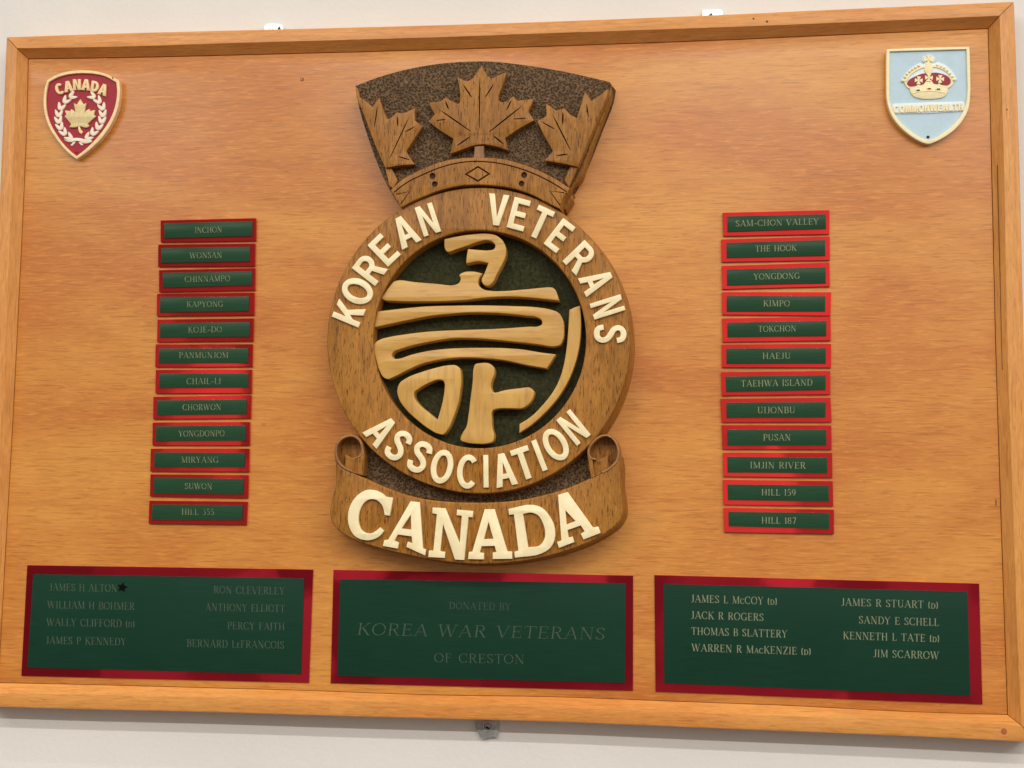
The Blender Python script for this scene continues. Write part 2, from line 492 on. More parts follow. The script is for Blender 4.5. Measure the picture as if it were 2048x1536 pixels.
# ------------------------------------------------------------------ honour board: panel and four mitred rails
board = thing('honour_board', 'large orange wooden honour board in a wide wooden frame, hung on the white wall', 'honour board', (-0.227, 0.0, 1.676))
def resample(pl, n):
    P = [Vector(p) for p in smooth(pl, 6, closed=False)]
    L = [0]
    for i in range(1, len(P)): L.append(L[-1] + (P[i] - P[i-1]).length)
    out = []; j = 0
    for k in range(n):
        s = L[-1] * k / (n - 1)
        while j < len(L) - 2 and L[j+1] < s: j += 1
        u = (s - L[j]) / max(L[j+1] - L[j], 1e-9)
        out.append(P[j].lerp(P[j+1], min(max(u, 0), 1)))
    return out
EDGE = {
 'top': ([(56,117),(280,113.8),(420,110.5),(900,98),(1040,93.6),(1480,78),(1620,71.5),(1977,56.5)],
         [(33,96),(280,91.5),(420,86.8),(900,73),(1040,67.8),(1480,52.5),(1620,47),(2000,31)],
         [(12,73),(280,64),(420,60.5),(900,48),(1040,43.6),(1480,26.5),(1620,19.8),(2029,2)]),
 'bottom': ([(-4,1366),(100,1368),(450,1377),(590,1380.8),(880,1390.7),(1080,1393.5),(1400,1405),(1540,1410),(1848,1425),(2016,1430)],
         [(-28,1386),(100,1388.5),(450,1395.5),(590,1399.5),(880,1408),(1080,1414),(1400,1426.5),(1540,1431.5),(1848,1441),(2044,1452)],
         [(-52,1413),(100,1418),(450,1426.5),(590,1431),(880,1439),(1080,1444),(1400,1457),(1540,1462.5),(1848,1475),(2073,1486)]),
 'left': ([(56,117),(51.5,290),(46.6,400),(36.5,610),(22,900),(12.8,1060),(-4,1366)],
         [(33,96),(27,290),(22,400),(13,610),(-1,900),(-11,1060),(-28,1386)],
         [(12,73),(2.5,290),(-2.5,400),(-12,610),(-26,900),(-35,1060),(-52,1413)]),
 'right': ([(1977,56.5),(1983.7,320),(1993,720),(2002.5,1025),(2013,1340),(2016,1430)],
         [(2000,31),(2008.5,320),(2016.5,720),(2027,1025),(2038,1340),(2044,1452)],
         [(2029,2),(2040,320),(2050,720),(2059,1025),(2068,1340),(2073,1486)]),
}
FT = 0.0125
for side in ('top', 'bottom', 'left', 'right'):
    inn, rid, out = [resample(e, 40) for e in EDGE[side]]
    st = []
    for k in range(40):
        I = Vector(at(*inn[k], 0.0)); Rg = Vector(at(*rid[k], FT)); O = Vector(at(*out[k], FT))
        n = (O - Rg).normalized()
        sec = [(I, -0.0130), (I, 0.0004), (Rg - n * 0.0012, FT - 0.0011), (Rg - n * .0004, FT - 0.0001), (Rg + n * 0.0006, FT), (O - n * 0.0034, FT), (O - n * 0.0014, FT - 0.0006), (O - n * 0.0004, FT - 0.0018), (O, FT - 0.0036), (O, WT + 0.0005)]
        st.append(sec)
    if True:   # hairline gap at the mitres
        for e, s2 in ((0, 1), (39, 38)):
            st[e] = [(a[0].lerp(b[0], 0.018), a[1]) for a, b in zip(st[e], st[s2])]
    vs, fs, sm = [], [], []
    m_ = len(st[0])
    for sec in st:
        for p, tt in sec: vs.append((p.x, -tt, p.y))
    for k in range(39):
        for j in range(m_):
            a = k * m_ + j; b2 = k * m_ + (j + 1) % m_
            fs.append((a, b2, b2 + m_, a + m_)); sm.append(True)
    fs.append(tuple(range(m_))); sm.append(False)
    fs.append(tuple(range(39 * m_, 40 * m_))); sm.append(False)
    o = link_mesh('frame_rail', vs, fs, M['rail_x' if side in ('top', 'bottom') else 'rail_z'], board, sm, sharp=32)
    o['label'] = {'top': 'top rail of the frame with a shaded inner bevel', 'bottom': 'bottom rail of the frame with a bright inner bevel',
                  'left': 'left upright rail of the frame', 'right': 'right upright rail of the frame with a dark drip line'}[side]
def ins_px(P, dx, dy): return [(p.x + dx, p.y + dy) for p in P]
pe = {k: resample(EDGE[k][0], 24) for k in EDGE}
pp = [(57.2, 118.5)] + ins_px(pe['top'], 0, 1.5)[1:-1] + [(1975.6, 58)] + ins_px(pe['right'], -1.4, 0)[1:-1] + [(2014.6, 1429)] + ins_px(pe['bottom'], 0, -1.0)[1:-1][::-1] + [(-2.8, 1365)] + ins_px(pe['left'], 1.2, 0)[1:-1][::-1]
slab('panel', pp, 0.0, -0.014, M['board'], board, bev=0.0003, segs=2)
# dark stain line running down the right rail's bevel
ln = [(1994.5, 330), (1999, 520), (2004.5, 740)]
Pl = resample(ln, 14); ms = Mesh()
def on_right_bevel(px, py):
    u = 0.47; return u * FT
q = A2([(p.x - 0.5, p.y) for p in Pl] + [(p.x + 0.8, p.y) for p in Pl[::-1]], 0.006)
ms.prism(q, [], 0.0066, 0.0052, 0)
ms.build('crack', simple('brown_crack', (0.15, 0.055, 0.015), 0.7), board)
# dings, nail heads and plugs
for (x, y, rx, ry, tt) in ((1992, 1005, 1.0, 8, 0.0003), (2014, 219, 1.5, 1.5, FT + .0002), (1534, 43, 2.2, 2.4, FT + .0002), (1507, 37, 2.0, 1.8, FT + .0002)):
    Mesh().prism(A2(ellipse(x, y, rx, ry, 12), tt), [], tt, tt - 0.0006, 0).build('nail_mark', M['mark'], board)
slab('knot', ellipse(604, 159, 4.2, 3.8, 14), 0.0002, -0.001, simple('red_brown_knot', (0.26, 0.085, 0.028), 0.45, var=0.5, scale=900), board, holes=[ellipse(603, 158, 1.8, 1.5, 8)])
ms = Mesh()
ms.prism(A2(ellipse(2008, 1463, 6, 6.5, 16), FT + 0.0002), [], FT + 0.0002, FT - 0.001, 0)
ms.build('filled_screw_hole', simple('red_wood_filler', (0.36, 0.11, 0.04), 0.5), board)

# ------------------------------------------------------------------ hanging hardware behind the frame
def bracket(px, label):
    root = thing('hanger_bracket', label, 'hanger bracket', centre(px, -0.016), 'zinc hanger brackets on top of the frame')
    slab('bracket_plate', smooth(px, 3), -0.0155, -0.0195, M['steel'], root, bev=0.0006, segs=2)
    return root
b1 = bracket([(527.5, 62), (528.5, 50, 1), (531, 47.5), (562, 48), (565.5, 51), (566, 62, 1), (566, 80, 1), (527.5, 80, 1)],
             'small zinc hanger bracket above the top rail, left of centre, with a screw head showing')
ms = Mesh()
c = Vector(at(541, 61, -0.013)); ms.dome(c, 0.0045, -0.0155, 0.0014, 16, 4); ms.build('screw', M['steel'], b1)
ms = Mesh(); ms.prism(A2([(555, 57), (559, 52), (561, 57), (560, 64), (556, 64)], -0.0152), [], -0.0152, -0.0155, 0); ms.build('screw_hole', M['dark'], b1)
b2 = bracket([(1404.5, 40), (1405, 20, 1), (1407, 18.5), (1443, 19), (1445.5, 22), (1446, 40, 1), (1446, 52, 1), (1404.5, 52, 1)],
             'bright zinc hanger bracket above the top rail, right of centre, with a dark notch')
ms = Mesh(); ms.prism(A2([(1414, 33), (1419, 29), (1423, 26), (1425, 30), (1426, 36), (1414, 36)], -0.0152), [], -0.0152, -0.0155, 0); ms.build('notch', M['dark'], b2)

tabp = smooth([(953, 1441, 1), (952, 1452), (954.5, 1461), (960, 1472), (965, 1478.5), (969, 1478), (982, 1475), (993, 1475.5, 1), (995.5, 1466), (997, 1452), (996.5, 1441, 1), (990, 1425, 1), (960, 1425, 1)], 4)
tab = thing('mounting_tab', 'dull grey steel mounting tab screwed to the wall under the bottom rail', 'mounting tab', centre(tabp, -0.016))
slab('tab_plate', tabp, -0.0165, -0.0205, M['tin'], tab, bev=0.0007, segs=2)
ms = Mesh(); ms.prism(A2(ellipse(975, 1452, 11, 11.5, 24), -0.0150), [A2(ellipse(975, 1453, 7.5, 8, 20), -0.0150)], -0.0150, -0.0165, 0.0004, 2); ms.build('washer', M['tin'], tab)
c = Vector(at(974.5, 1453.5, -0.0155)); ms = Mesh().dome(c, 0.0040, -0.0165, 0.0020, 16, 4); ms.build('screw', M['tin'], tab)
ms = Mesh(); ms.prism(A2([(970, 1455), (974, 1452), (979, 1456), (978, 1459), (973, 1457)], -0.0141), [], -0.0141, -0.0147, 0); ms.build('screw_slot', M['dark'], tab)

# ------------------------------------------------------------------ emblem
EMC = centre([(957, 640)], 0.0)
emblem = thing('carved_emblem', 'large dark carved wooden emblem with crown, lettered ring and scroll in the middle', 'emblem', EMC)
ZA = zoom(660, 100, 600 / 2048)
ZB = zoom(640, 370, 650 / 2048)
ZC = zoom(640, 660, 650 / 2048)
ZD = zoom(640, 850, 650 / 2048)
ZE = zoom(730, 450, 450 / 1536)
def vein(x0, y0, x1, y1, w=9):
    """a tapered gouge cut, zoom-A coordinates."""
    a = Vector((x0, y0)); b_ = Vector((x1, y1)); d = (b_ - a); n = Vector((-d.y, d.x)).normalized() * (w / 2)
    P = [a, a + d * .25 + n * .8, a + d * .6 + n, b_ - d * .06 + n * .6, b_, b_ - d * .06 - n * .6, a + d * .6 - n, a + d * .25 - n * .8]
    return ZA([tuple(p) for p in P])
TC, TL_, TB = 0.0225, 0.0300, 0.0335
crown_out = [(172,245,1),(300,195),(450,150),(600,115),(750,92),(900,80),(1038,76),(1180,84),(1330,102),(1500,128),(1700,168),(1908,217,1),
             (1893,300),(1828,470),(1700,790),(1645,900),(1600,985),(1570,1083,1),(1250,960,1),(1000,925,1),(700,985,1),(485,1078,1),(410,960),(330,790),(250,570),(200,400)]
slab('crown_background', smooth(ZA(crown_out), 4), TC, 0.0, M['stipple'], emblem, bev=0.0008, shift=(0.0062, -0.0012))
# thin carved rim that frames the stippled ground, as wood
mleaf = ZA([(1035,105,1),(1068,165),(1100,197,1),(1150,172),(1207,150,1),(1180,235),(1150,330),(1160,352),(1200,350),(1250,315,1),(1280,347,1),(1330,338),(1390,335,1),(1355,415,1),(1372,448),(1395,478,1),(1300,530),(1195,600,1),(1218,685,1),(1130,657),(1050,642,1),(985,650),(900,680),(820,708,1),(842,605,1),(740,540),(672,488,1),(715,437,1),(693,400),(680,362,1),(760,347,1),(790,322,1),(835,350),(880,365),(888,350),(885,270),(870,185,1),(940,212),(975,192,1)])
slab('maple_leaf', smooth(mleaf, 4), TL_, TC - .0005, M['walnut'], emblem, bev=0.0004, segs=2, hbev=0.0,
     holes=[vein(1022,165,1018,550,9), vein(905,230,968,325,10), vein(1120,228,1058,325,10), vein(730,395,965,558,10), vein(1325,370,1080,565,11), vein(785,345,810,405,10), vein(1240,340,1203,412,10), vein(720,482,790,473,8), vein(1348,465,1250,471,8), vein(965,585,865,655,11), vein(1110,580,1185,642,11)])
slab('maple_leaf', smooth(ZA([(176,308,1),(250,352),(290,388,1),(335,325,1),(360,400),(390,472,1),(420,458),(455,425,1),(490,432),(582,395,1),(578,480,1),(632,520,1),(585,590),(520,690,1),(550,740),(580,780,1),(480,787),(378,803,1),(330,700),(278,570),(235,450),(200,370)]), 4), TL_, TC - .0005, M['walnut'], emblem, bev=0.0004, segs=2, hbev=0.0,
     holes=[vein(325,375,302,530,9), vein(460,450,462,520,11), vein(548,440,405,745,9), vein(585,520,510,560,9), vein(460,725,545,750,9)])
slab('maple_leaf', smooth(ZA([(1902,262,1),(1840,310),(1785,348,1),(1740,283,1),(1715,370),(1685,465,1),(1640,440),(1600,398,1),(1545,414,1),(1475,365,1),(1478,450,1),(1415,485,1),(1460,580),(1522,690,1),(1490,725),(1465,755,1),(1580,772),(1690,797,1),(1760,630),(1830,460),(1893,305)]), 4), TL_, TC - .0005, M['walnut'], emblem, bev=0.0004, segs=2, hbev=0.0, shift=(0.001, 0),
     holes=[vein(1513,430,1645,690,10), vein(1435,485,1535,540,9), vein(1590,420,1588,510,12), vein(1750,365,1765,460,9), vein(1540,722,1625,710,10)])
slab('leaf_stem', smooth(ZA([(985,655,1),(1052,652,1),(1050,700),(1054,738,1),(978,738,1),(985,700)]), 3), TL_ - .002, TC - .0005, M['walnut_pale'], emblem, bev=0.0008)
slab('crown_edge', smooth(ZA([(376,803,1),(418,808,1),(442,850),(462,890,1),(430,945,1),(405,925,1)]), 3), TL_ - .003, TC - .0005, M['walnut'], emblem, bev=0.0006)
slab('crown_edge', smooth(ZA([(1640,797,1),(1692,797,1),(1668,850),(1646,900),(1630,938,1),(1600,885,1)]), 3), TL_ - .003, TC - .0005, M['walnut'], emblem, bev=0.0006)
slab('crown_edge', smooth(ZA([(176,250,1),(186,258),(206,352),(200,360,1),(182,318)]), 3), TL_ - .003, TC - .0005, M['walnut'], emblem, bev=0.0004)
# crown side: solid flank wood below the stippled face, right and left
flank = ZA([(1908,217,1),(1926,300),(1915,345),(1828,570),(1745,798),(1718,872),(1652,948),(1662,1022,1),(1640,1057),(1612,1098,1),(1570,1083,1),(1600,985),(1645,900),(1700,790),(1828,470),(1893,300)])
slab('crown_flank', smooth(flank, 4), TC - 0.006, 0.0, M['walnut'], emblem, bev=0.004, segs=4)
band = [(412,958,1),(445,925),(475,897),(560,845),(680,790),(800,752),(930,735),(1050,733),(1180,745),(1300,775),(1420,820),(1530,875),(1640,945,1),(1600,1000),(1570,1085,1),(1480,1040),(1350,975),(1250,945),(1120,925),(1000,920),(880,928),(760,955),(640,1000),(540,1045),(485,1077,1),(445,1010)]
def path_strip(pts, w):
    P = [Vector(p) for p in smooth(pts, 4, closed=False)]; a, b_ = [], []
    for i, p in enumerate(P):
        d = (P[min(i+1, len(P)-1)] - P[max(i-1, 0)]).normalized(); n = Vector((-d.y, d.x)) * w / 2
        a.append(tuple(p + n)); b_.append(tuple(p - n))
    return a + b_[::-1]
bh = [ZA(path_strip([(436,972),(520,908),(640,848),(780,793),(900,767),(1010,760),(1130,770),(1260,798),(1400,848),(1520,908),(1622,972)], 8)),
      ZA(ellipse(700, 860, 21, 22, 14)), ZA(ellipse(715, 915, 20, 20, 14)), ZA(ellipse(1325, 853, 21, 21, 14)), ZA(ellipse(1307, 912, 20, 20, 14)),
      ZA(path_strip([(452,985,1),(544,966,1),(482,1052,1)], 8)),
      ZA(path_strip([(1596,974,1),(1500,962,1),(1572,1062,1)], 8))]
dia_o = [(1010,790),(1096,845),(1010,901),(917,848)]; dia_i = [(1010,803),(1076,845),(1010,887),(937,848)]
dO, dI = ZA(dia_o), ZA(dia_i)
slab('headband', smooth(ZA(band), 4), TB, 0.0, M['walnut'], emblem, bev=0.0010, hbev=0.0, holes=bh + [dO], shift=(0.003, 0))
slab('headband_diamond', dI, TB - .0002, 0.020, M['walnut'], emblem)
floor_ = ZA([(460,960),(800,800),(1010,775),(1300,820),(1600,960),(1560,1040),(1300,940),(1000,900),(700,950),(490,1040)])
slab('groove_floor', floor_, TB - 0.0022, 0.022, M['groove'], emblem)

RT = 0.0300
RC = (956.0, 680.5)
def ring(cx, cy, rx, ry, n=128): return ellipse(cx, cy, rx, ry, n)
Wob = [(957 + (303 + 1.0 * math.sin(3 * a)) * math.cos(a), 681 + (306 + 0.8 * math.cos(5 * a)) * math.sin(a)) for a in [2 * math.pi * i / 128 for i in range(128)]]
slab('ring', Wob, RT, 0.0, M['walnut'], emblem, holes=[ring(959, 678.5, 213, 218)], bev=0.0016, segs=4, shift=(0.0042, -0.0020), hbev=0.0014)
slab('ring_backing', [(p[0] + 2, p[1] + 1) for p in Wob], 0.0125, 0.0, M['walnut'], emblem, bev=0.002, shift=(0.004, -0.002))
slab('green_field', ring(959, 679, 216, 221, 96), 0.0135, 0.010, M['field'], emblem)

def stroke(pts, mat, n=4, holes=(), t=0.0265):
    return slab('calligraphy_stroke', smooth(ZE(pts), n), t, 0.0132, mat, emblem, holes=[smooth(ZE(h), n) for h in holes], bev=0.0010, segs=3)
stroke([(540,95,1),(640,75),(740,62),(830,58),(890,68),(935,100),(960,150),(962,200),(940,260),(900,335),(868,395),(840,415),(808,405),(795,378),(815,330),(842,260,1),(780,248),(690,262,1),(692,225),(702,163,1),(780,170),(845,172),(880,163),(889,140),(870,115),(830,103),(780,112),(700,140),(625,165),(560,182),(546,165)], M['yellow_x'])
stroke([(112,500),(130,470),(165,420),(200,384),(230,376),(330,388),(480,400),(610,409),(640,395),(652,362),(643,342),(665,325),(740,317),(802,331,1),(776,370),(775,408),(800,434),(860,449),(950,450),(1100,438),(1280,426),(1298,440),(1326,517,1),(1200,503),(1050,490),(900,490),(780,500),(700,510),(580,518),(400,522),(200,518),(130,512)], M['yellow_x'])
stroke([(85,590,1),(250,570),(420,555),(600,550),(800,548),(1000,553),(1180,562),(1260,575),(1325,602),(1352,650),(1358,710),(1352,780),(1330,820),(1295,829),(1180,815),(1000,795),(850,780),(700,772),(620,772),(480,790),(330,820),(230,850),(195,865),(182,887),(197,911),(232,912),(300,890),(400,865),(520,848),(650,840),(800,838),(950,840),(1080,850),(1200,870),(1303,883,1),(1270,935),(1240,980,1),(1100,955),(960,925),(850,912),(720,905),(600,908),(480,925),(380,950),(270,1000),(200,1035),(150,1052),(128,1042),(100,1000),(75,920),(60,845),(66,808),(100,782),(160,765),(280,745),(400,730),(550,720),(700,715),(850,710),(1000,702),(1120,693),(1185,690),(1208,675),(1205,650),(1180,632),(1100,620),(960,605),(820,598),(700,598),(600,605),(450,620),(300,648),(150,680),(62,699,1),(72,645)], M['yellow_x'])
stroke([(642,972),(656,1050),(650,1130),(635,1220),(600,1320),(562,1400),(532,1430),(500,1426),(440,1395),(360,1335),(280,1260),(232,1190),(219,1125),(235,1080),(290,1040),(380,1005),(480,975),(570,957),(620,958)], M['yellow_z'],
       holes=[[(500,1056),(532,1062),(543,1085),(542,1120),(530,1200),(495,1330,1),(440,1285),(370,1225),(335,1172),(335,1145),(370,1115),(440,1076)]])
stroke([(750,952),(790,942),(850,946),(878,968),(882,1020),(866,1060),(860,1110),(875,1140),(950,1128),(1050,1115),(1130,1112),(1153,1135),(1150,1170),(1120,1220),(1075,1250),(1000,1252),(900,1255),(872,1266),(866,1330),(870,1390),(882,1440),(870,1480),(830,1492),(760,1493),(690,1485),(652,1468),(660,1430),(690,1380),(705,1300),(720,1180),(735,1060),(740,980)], M['yellow_z'])
stroke([(1394,580,1),(1430,562),(1470,549,1),(1475,650),(1468,800),(1440,930),(1390,1060),(1310,1190),(1220,1290),(1130,1370),(1052,1420,1),(1055,1358,1),(1130,1310),(1220,1220),(1300,1110),(1345,1000),(1370,880),(1385,740),(1391,640)], M['yellow_z'], t=0.0245)

# scroll
front = [(98,205,1),(115,245),(150,275),(210,302),(300,343),(400,387),(520,432),(650,464),(800,482),(960,489),(1120,486),(1280,469),(1430,437),(1560,397),(1700,337),(1800,287),(1855,237),(1882,185,1),(1893,260),(1893,380),(1908,480),(1908,560),(1877,620),(1820,668),(1740,717),(1600,778),(1450,823),(1300,853),(1150,871),(1000,876),(850,868),(700,848),(550,818),(400,783),(250,738),(152,690),(92,640),(62,560),(72,480),(97,380),(100,290)]
slab('scroll_front', smooth(ZD(front), 3), 0.0300, 0.0, M['walnut'], emblem, bev=0.0018, segs=4, shift=(0.0035, -0.0022))
slab('scroll_backing', [(p[0] + 1.5, p[1] + 1.5) for p in smooth(ZD(front), 3)], 0.012, 0.0, M['walnut'], emblem, bev=0.002, shift=(0.004, -0.002))
slab('scroll_recess', ZD([(262,120),(1000,200),(1700,120),(1712,345),(1450,445),(1000,500),(520,445),(262,330)]), 0.0150, 0.0, M['stipple'], emblem)
def curl(outer, hole, back, floorp, lips):
    for L in lips:
        slab('curl_lip', ZD(path_strip(L, 11)), 0.0309, 0.0250, M['walnut_pale'], emblem, bev=0.0008, segs=3)
    slab('scroll_curl', smooth(ZD(outer), 4), 0.0303, 0.0, M['walnut'], emblem, holes=[smooth(ZD(hole), 4)], bev=0.0010, hbev=0.0007, segs=3)
    slab('curl_floor', smooth(ZD(floorp), 3), 0.0170, 0.012, M['walnut'], emblem)
    slab('curl_tongue', smooth(ZD(back), 4), 0.0255, 0.014, M['walnut'], emblem, bev=0.0012)
curl([(93,215,1),(90,150),(112,92),(155,64),(215,62),(256,92),(275,150),(272,320,1),(200,300),(125,262)],
     [(104,190),(108,130),(130,98),(165,80),(208,78),(240,100),(258,140),(256,176),(240,196),(236,300,1),(190,285,1),(150,265),(118,228)],
     [(158,184,1),(190,200),(225,206),(252,192,1),(262,250),(262,320,1),(205,296),(152,264,1),(158,225)],
     [(100,150),(150,75),(220,75),(262,140),(262,300),(160,275),(105,210)],
     [[(200,292),(150,268),(112,225),(99,175),(106,125),(132,90),(165,73),(212,70),(244,93),(263,138),(262,180),(246,200),(225,206)]])
curl([(1886,215,1),(1888,150),(1866,90),(1820,60),(1772,62),(1722,94),(1684,160),(1690,220),(1708,338,1),(1790,298),(1858,250)],
     [(1873,190),(1868,130),(1845,95),(1810,74),(1776,78),(1735,106),(1702,155),(1700,185),(1712,205),(1728,318,1),(1775,292,1),(1830,258),(1862,222)],
     [(1697,190,1),(1720,212),(1760,216),(1800,195),(1822,180,1),(1818,225),(1822,268,1),(1780,298),(1716,330,1),(1705,250)],
     [(1880,190),(1862,100),(1800,68),(1725,105),(1692,170),(1715,315),(1800,285)],
     [[(1780,300),(1840,262),(1874,218),(1880,165),(1866,115),(1845,86),(1810,66),(1772,70),(1728,100),(1695,152),(1694,190),(1712,210),(1740,216)]])

# raised letters -----------------------------------------------------------
def arc(cx, cy, rx, ry, a0, a1, n=10):
    return ellipse(cx, cy, rx, ry, n, a0, a1)
def offset_path(cl, w):
    P = [Vector(p) for p in cl]; a, b_ = [], []
    for i, p in enumerate(P):
        d = (P[min(i+1, len(P)-1)] - P[max(i-1, 0)]).normalized(); n = Vector((-d.y, d.x)) * w / 2
        a.append(tuple(p + n)); b_.append(tuple(p - n))
    return a + b_[::-1]
def sans(w=0.185):
    s = w
    G = {}
    G['E'] = (.58, [(0,0),(.58,0),(.58,s*.92),(s,s*.92),(s,.42),(.52,.42),(.52,.42+s*.88),(s,.42+s*.88),(s,1-s*.92),(.57,1-s*.92),(.57,1),(0,1)], [])
    G['L'] = (.55, [(0,0),(.55,0),(.55,s*.92),(s,s*.92),(s,1),(0,1)], [])
    G['T'] = (.60, [(.3-s/2,0),(.3+s/2,0),(.3+s/2,1-s*.92),(.6,1-s*.92),(.6,1),(0,1),(0,1-s*.92),(.3-s/2,1-s*.92)], [])
    G['I'] = (s*.9, [(0,0),(s*.9,0),(s*.9,1),(0,1)], [])
    G['H'] = (.62, [(0,0),(s,0),(s,.41),(.62-s,.41),(.62-s,0),(.62,0),(.62,1),(.62-s,1),(.62-s,.59),(s,.59),(s,1),(0,1)], [])
    G['N'] = (.62, [(0,0),(s*.9,0),(s*.9,.66),(.62-s*1.02,0),(.62,0),(.62,1),(.62-s*.9,1),(.62-s*.9,.34),(s*1.02,1),(0,1)], [])
    G['M'] = (.80, [(0,0),(s*.9,0),(s*.9,.66),(.4-s*.36,0),(.4+s*.36,0),(.8-s*.9,.66),(.8-s*.9,0),(.8,0),(.8,1),(.8-s*1.15,1),(.4,.36),(s*1.15,1),(0,1)], [])
    G['W'] = (1.0, [(.18,0),(.18+s*1.05,0),(.5,.62),(.82-s*1.05,0),(.82,0),(1,1),(1-s,1),(.80-s*.4,.36),(.5+s*.5,1),(.5-s*.5,1),(.2+s*.4,.36),(s,1),(0,1)], [])
    G['V'] = (.68, [(.34-s*.52,0),(.34+s*.52,0),(.68,1),(.68-s*1.05,1),(.34,.26),(s*1.05,1),(0,1)], [])
    G['A'] = (.70, [(0,0),(s*1.05,0),(.13+s*.62,.23),(.57-s*.62,.23),(.7-s*1.05,0),(.7,0),(.35+s*.53,1),(.35-s*.53,1)], [[(.17+s*.62,.38),(.53-s*.62,.38),(.35,.74)]])
    G['K'] = (.66, [(0,0),(s,0),(s,.30),(.29,.43),(.66-s*1.2,0),(.67,0),(.41,.58),(.65,1),(.65-s*1.15,1),(s,.55),(s,1),(0,1)], [])
    G['R'] = (.66, [(0,0),(s,0),(s,.40),(.32,.40),(.66-s*1.15,0),(.67,0),(.49,.43)] + arc(.35,.70,.28,.30,-50,90,8) + [(0,1)],
              [[(s,.56),(.33,.56)] + arc(.34,.70,.115,.14,-80,80,6) + [(.33,.84),(s,.84)]])
    G['D'] = (.66, [(0,0),(.28,0)] + arc(.28,.5,.38,.5,-85,85,12) + [(.28,1),(0,1)],
              [[(s,s*.92),(.27,s*.92)] + arc(.27,.5,.39-s,.5-s*.92,-80,80,10) + [(.27,1-s*.92),(s,1-s*.92)]])
    G['O'] = (.74, arc(.37,.5,.37,.53,0,350,35), [arc(.37,.5,.37-s,.53-s*.95,0,345,23)])
    G['C'] = (.68, arc(.37,.5,.37,.53,42,318,24) + arc(.37,.5,.37-s,.53-s*.95,312,48,20), [])
    cl = smooth([(.545,.72),(.50,.86),(.33,.925),(.16,.87),(.10,.74),(.17,.61),(.33,.52),(.48,.42),(.545,.28),(.48,.13),(.31,.075),(.14,.13),(.09,.29)], 4, closed=False)
    G['S'] = (.64, offset_path(cl, s * .98), [])
    return G
SANS, SANSB = sans(0.185), sans(0.24)
def glyph_px(G, ch, c, up, w, h, rt=None):
    """place a unit glyph by its centre, up direction and size, in photograph pixels."""
    gw, outer, holes = G[ch]
    u = Vector(up).normalized(); r = Vector((-u.y, u.x)) if rt is None else Vector(rt).normalized()
    c = Vector(c)
    def mp(P): return [tuple(c + r * ((p[0] / gw - .5) * w) + u * ((p[1] - .5) * h)) for p in P]
    return mp(outer), [mp(q) for q in holes]
def raised(ch, Z, c, up, w, h, t1=0.0298 * EMS + 0.0036, t0=0.0298 * EMS):
    sc_ = Z([(1, 0), (0, 0)]); k = sc_[0][0] - sc_[1][0]
    cc = Z([c])[0][:2]
    o_, h_ = glyph_px(SANS, ch, cc, up, w * k, h * k)
    P = A2(o_, t1); 
    return Mesh().prism(P, [A2(q, t1) for q in h_], t1, t0, 0.00022, 2).build('letter', M['cream'], emblem)
for g in (('K',(180.5,806),(-.92,-.385),124,181),('O',(235,668),(-.915,-.40),156,190),('R',(313,527),(-.79,-.61),132,185),('E',(404,408),(-.69,-.725),113,187),
          ('A',(535,290),(-.45,-.89),139,194),('N',(679,217),(-.31,-.95),113,192),
          ('V',(1119,156),(.107,-.994),128,197),('E',(1253,183),(.26,-.965),107,198),('T',(1388,238),(.42,-.907),112,202),('E',(1510,318),(.61,-.79),100,204),
          ('R',(1640,457),(.72,-.69),124,194),('A',(1744,606),(.91,-.41),129,202),('N',(1811,768),(.955,-.30),104,204),('S',(1828,938),(.999,.02),116,200)):
    raised(g[0], ZB, g[1], g[2], g[3], g[4])
for g in (('A',(385,634),(.76,-.65),136,196),('S',(494,728),(.60,-.80),118,198),('S',(628,800),(.43,-.90),120,200),('O',(768,861),(.20,-.98),138,204),
          ('C',(926,892),(.07,-.997),126,204),('I',(1045,890),(-.01,-1),31,205),('A',(1160,881),(-.19,-.98),138,208),('T',(1283,840),(-.32,-.947),116,204),
          ('I',(1382,790),(-.36,-.933),33,204),('O',(1485,722),(-.52,-.855),142,204),('N',(1597,614),(-.63,-.775),112,208)):
    raised(g[0], ZC, g[1], g[2], g[3], g[4])
def slabserif(outer, holes=()):
    slab('letter', smooth(ZD(outer), 4), 0.0298 + 0.0040 / EMS, 0.0298, M['cream'], emblem, holes=[smooth(ZD(h), 4) for h in holes], bev=0.0003, segs=2)
c1 = lambda *P: [p + (1,) for p in P]
slabserif([(416,452,1),(460,458,1),(438,572,1),(407,567,1),(402,535),(385,497),(352,471),(315,468),(280,487),(255,525),(243,575),(245,622),(262,662),(290,680),(325,682),(355,665),(378,645,1),(402,667,1),(385,690),(350,715),(310,726),(265,722),(220,700),(190,657),(176,600),(180,540),(205,480),(245,435),(300,408),(350,412),(390,430)])
slabserif(c1((570,481),(628,486),(648,778),(667,784),(661,822),(543,768),(553,735),(583,747),(577,702),(490,690),(468,728),(496,742),(489,779),(395,762),(405,725),(430,722)), [c1((572,565),(575,660),(513,652))])
slabserif(c1((709,520),(790,524),(880,745),(893,572),(860,568),(864,533),(965,542),(961,582),(935,580),(908,851),(850,848),(775,622),(757,795),(788,800),(785,838),(682,832),(686,790),(714,792),(736,562),(707,556)))
slabserif(c1((1037,531),(1100,530),(1180,796),(1210,798),(1211,843),(1088,845),(1088,804),(1112,800),(1100,762),(1018,764),(1006,803),(1033,806),(1032,847),(932,845),(938,800),(960,797)), [c1((1062,610),(1092,717),(1032,719))])
slabserif([(1187,529,1),(1340,503),(1395,520),(1445,572),(1479,650),(1478,720),(1450,775),(1395,810),(1228,836,1),(1224,799,1),(1250,790,1),(1222,563,1),(1191,566,1)], [[(1279,560,1),(1332,552),(1372,568),(1402,612),(1418,670),(1413,720),(1385,758),(1312,770,1)]])
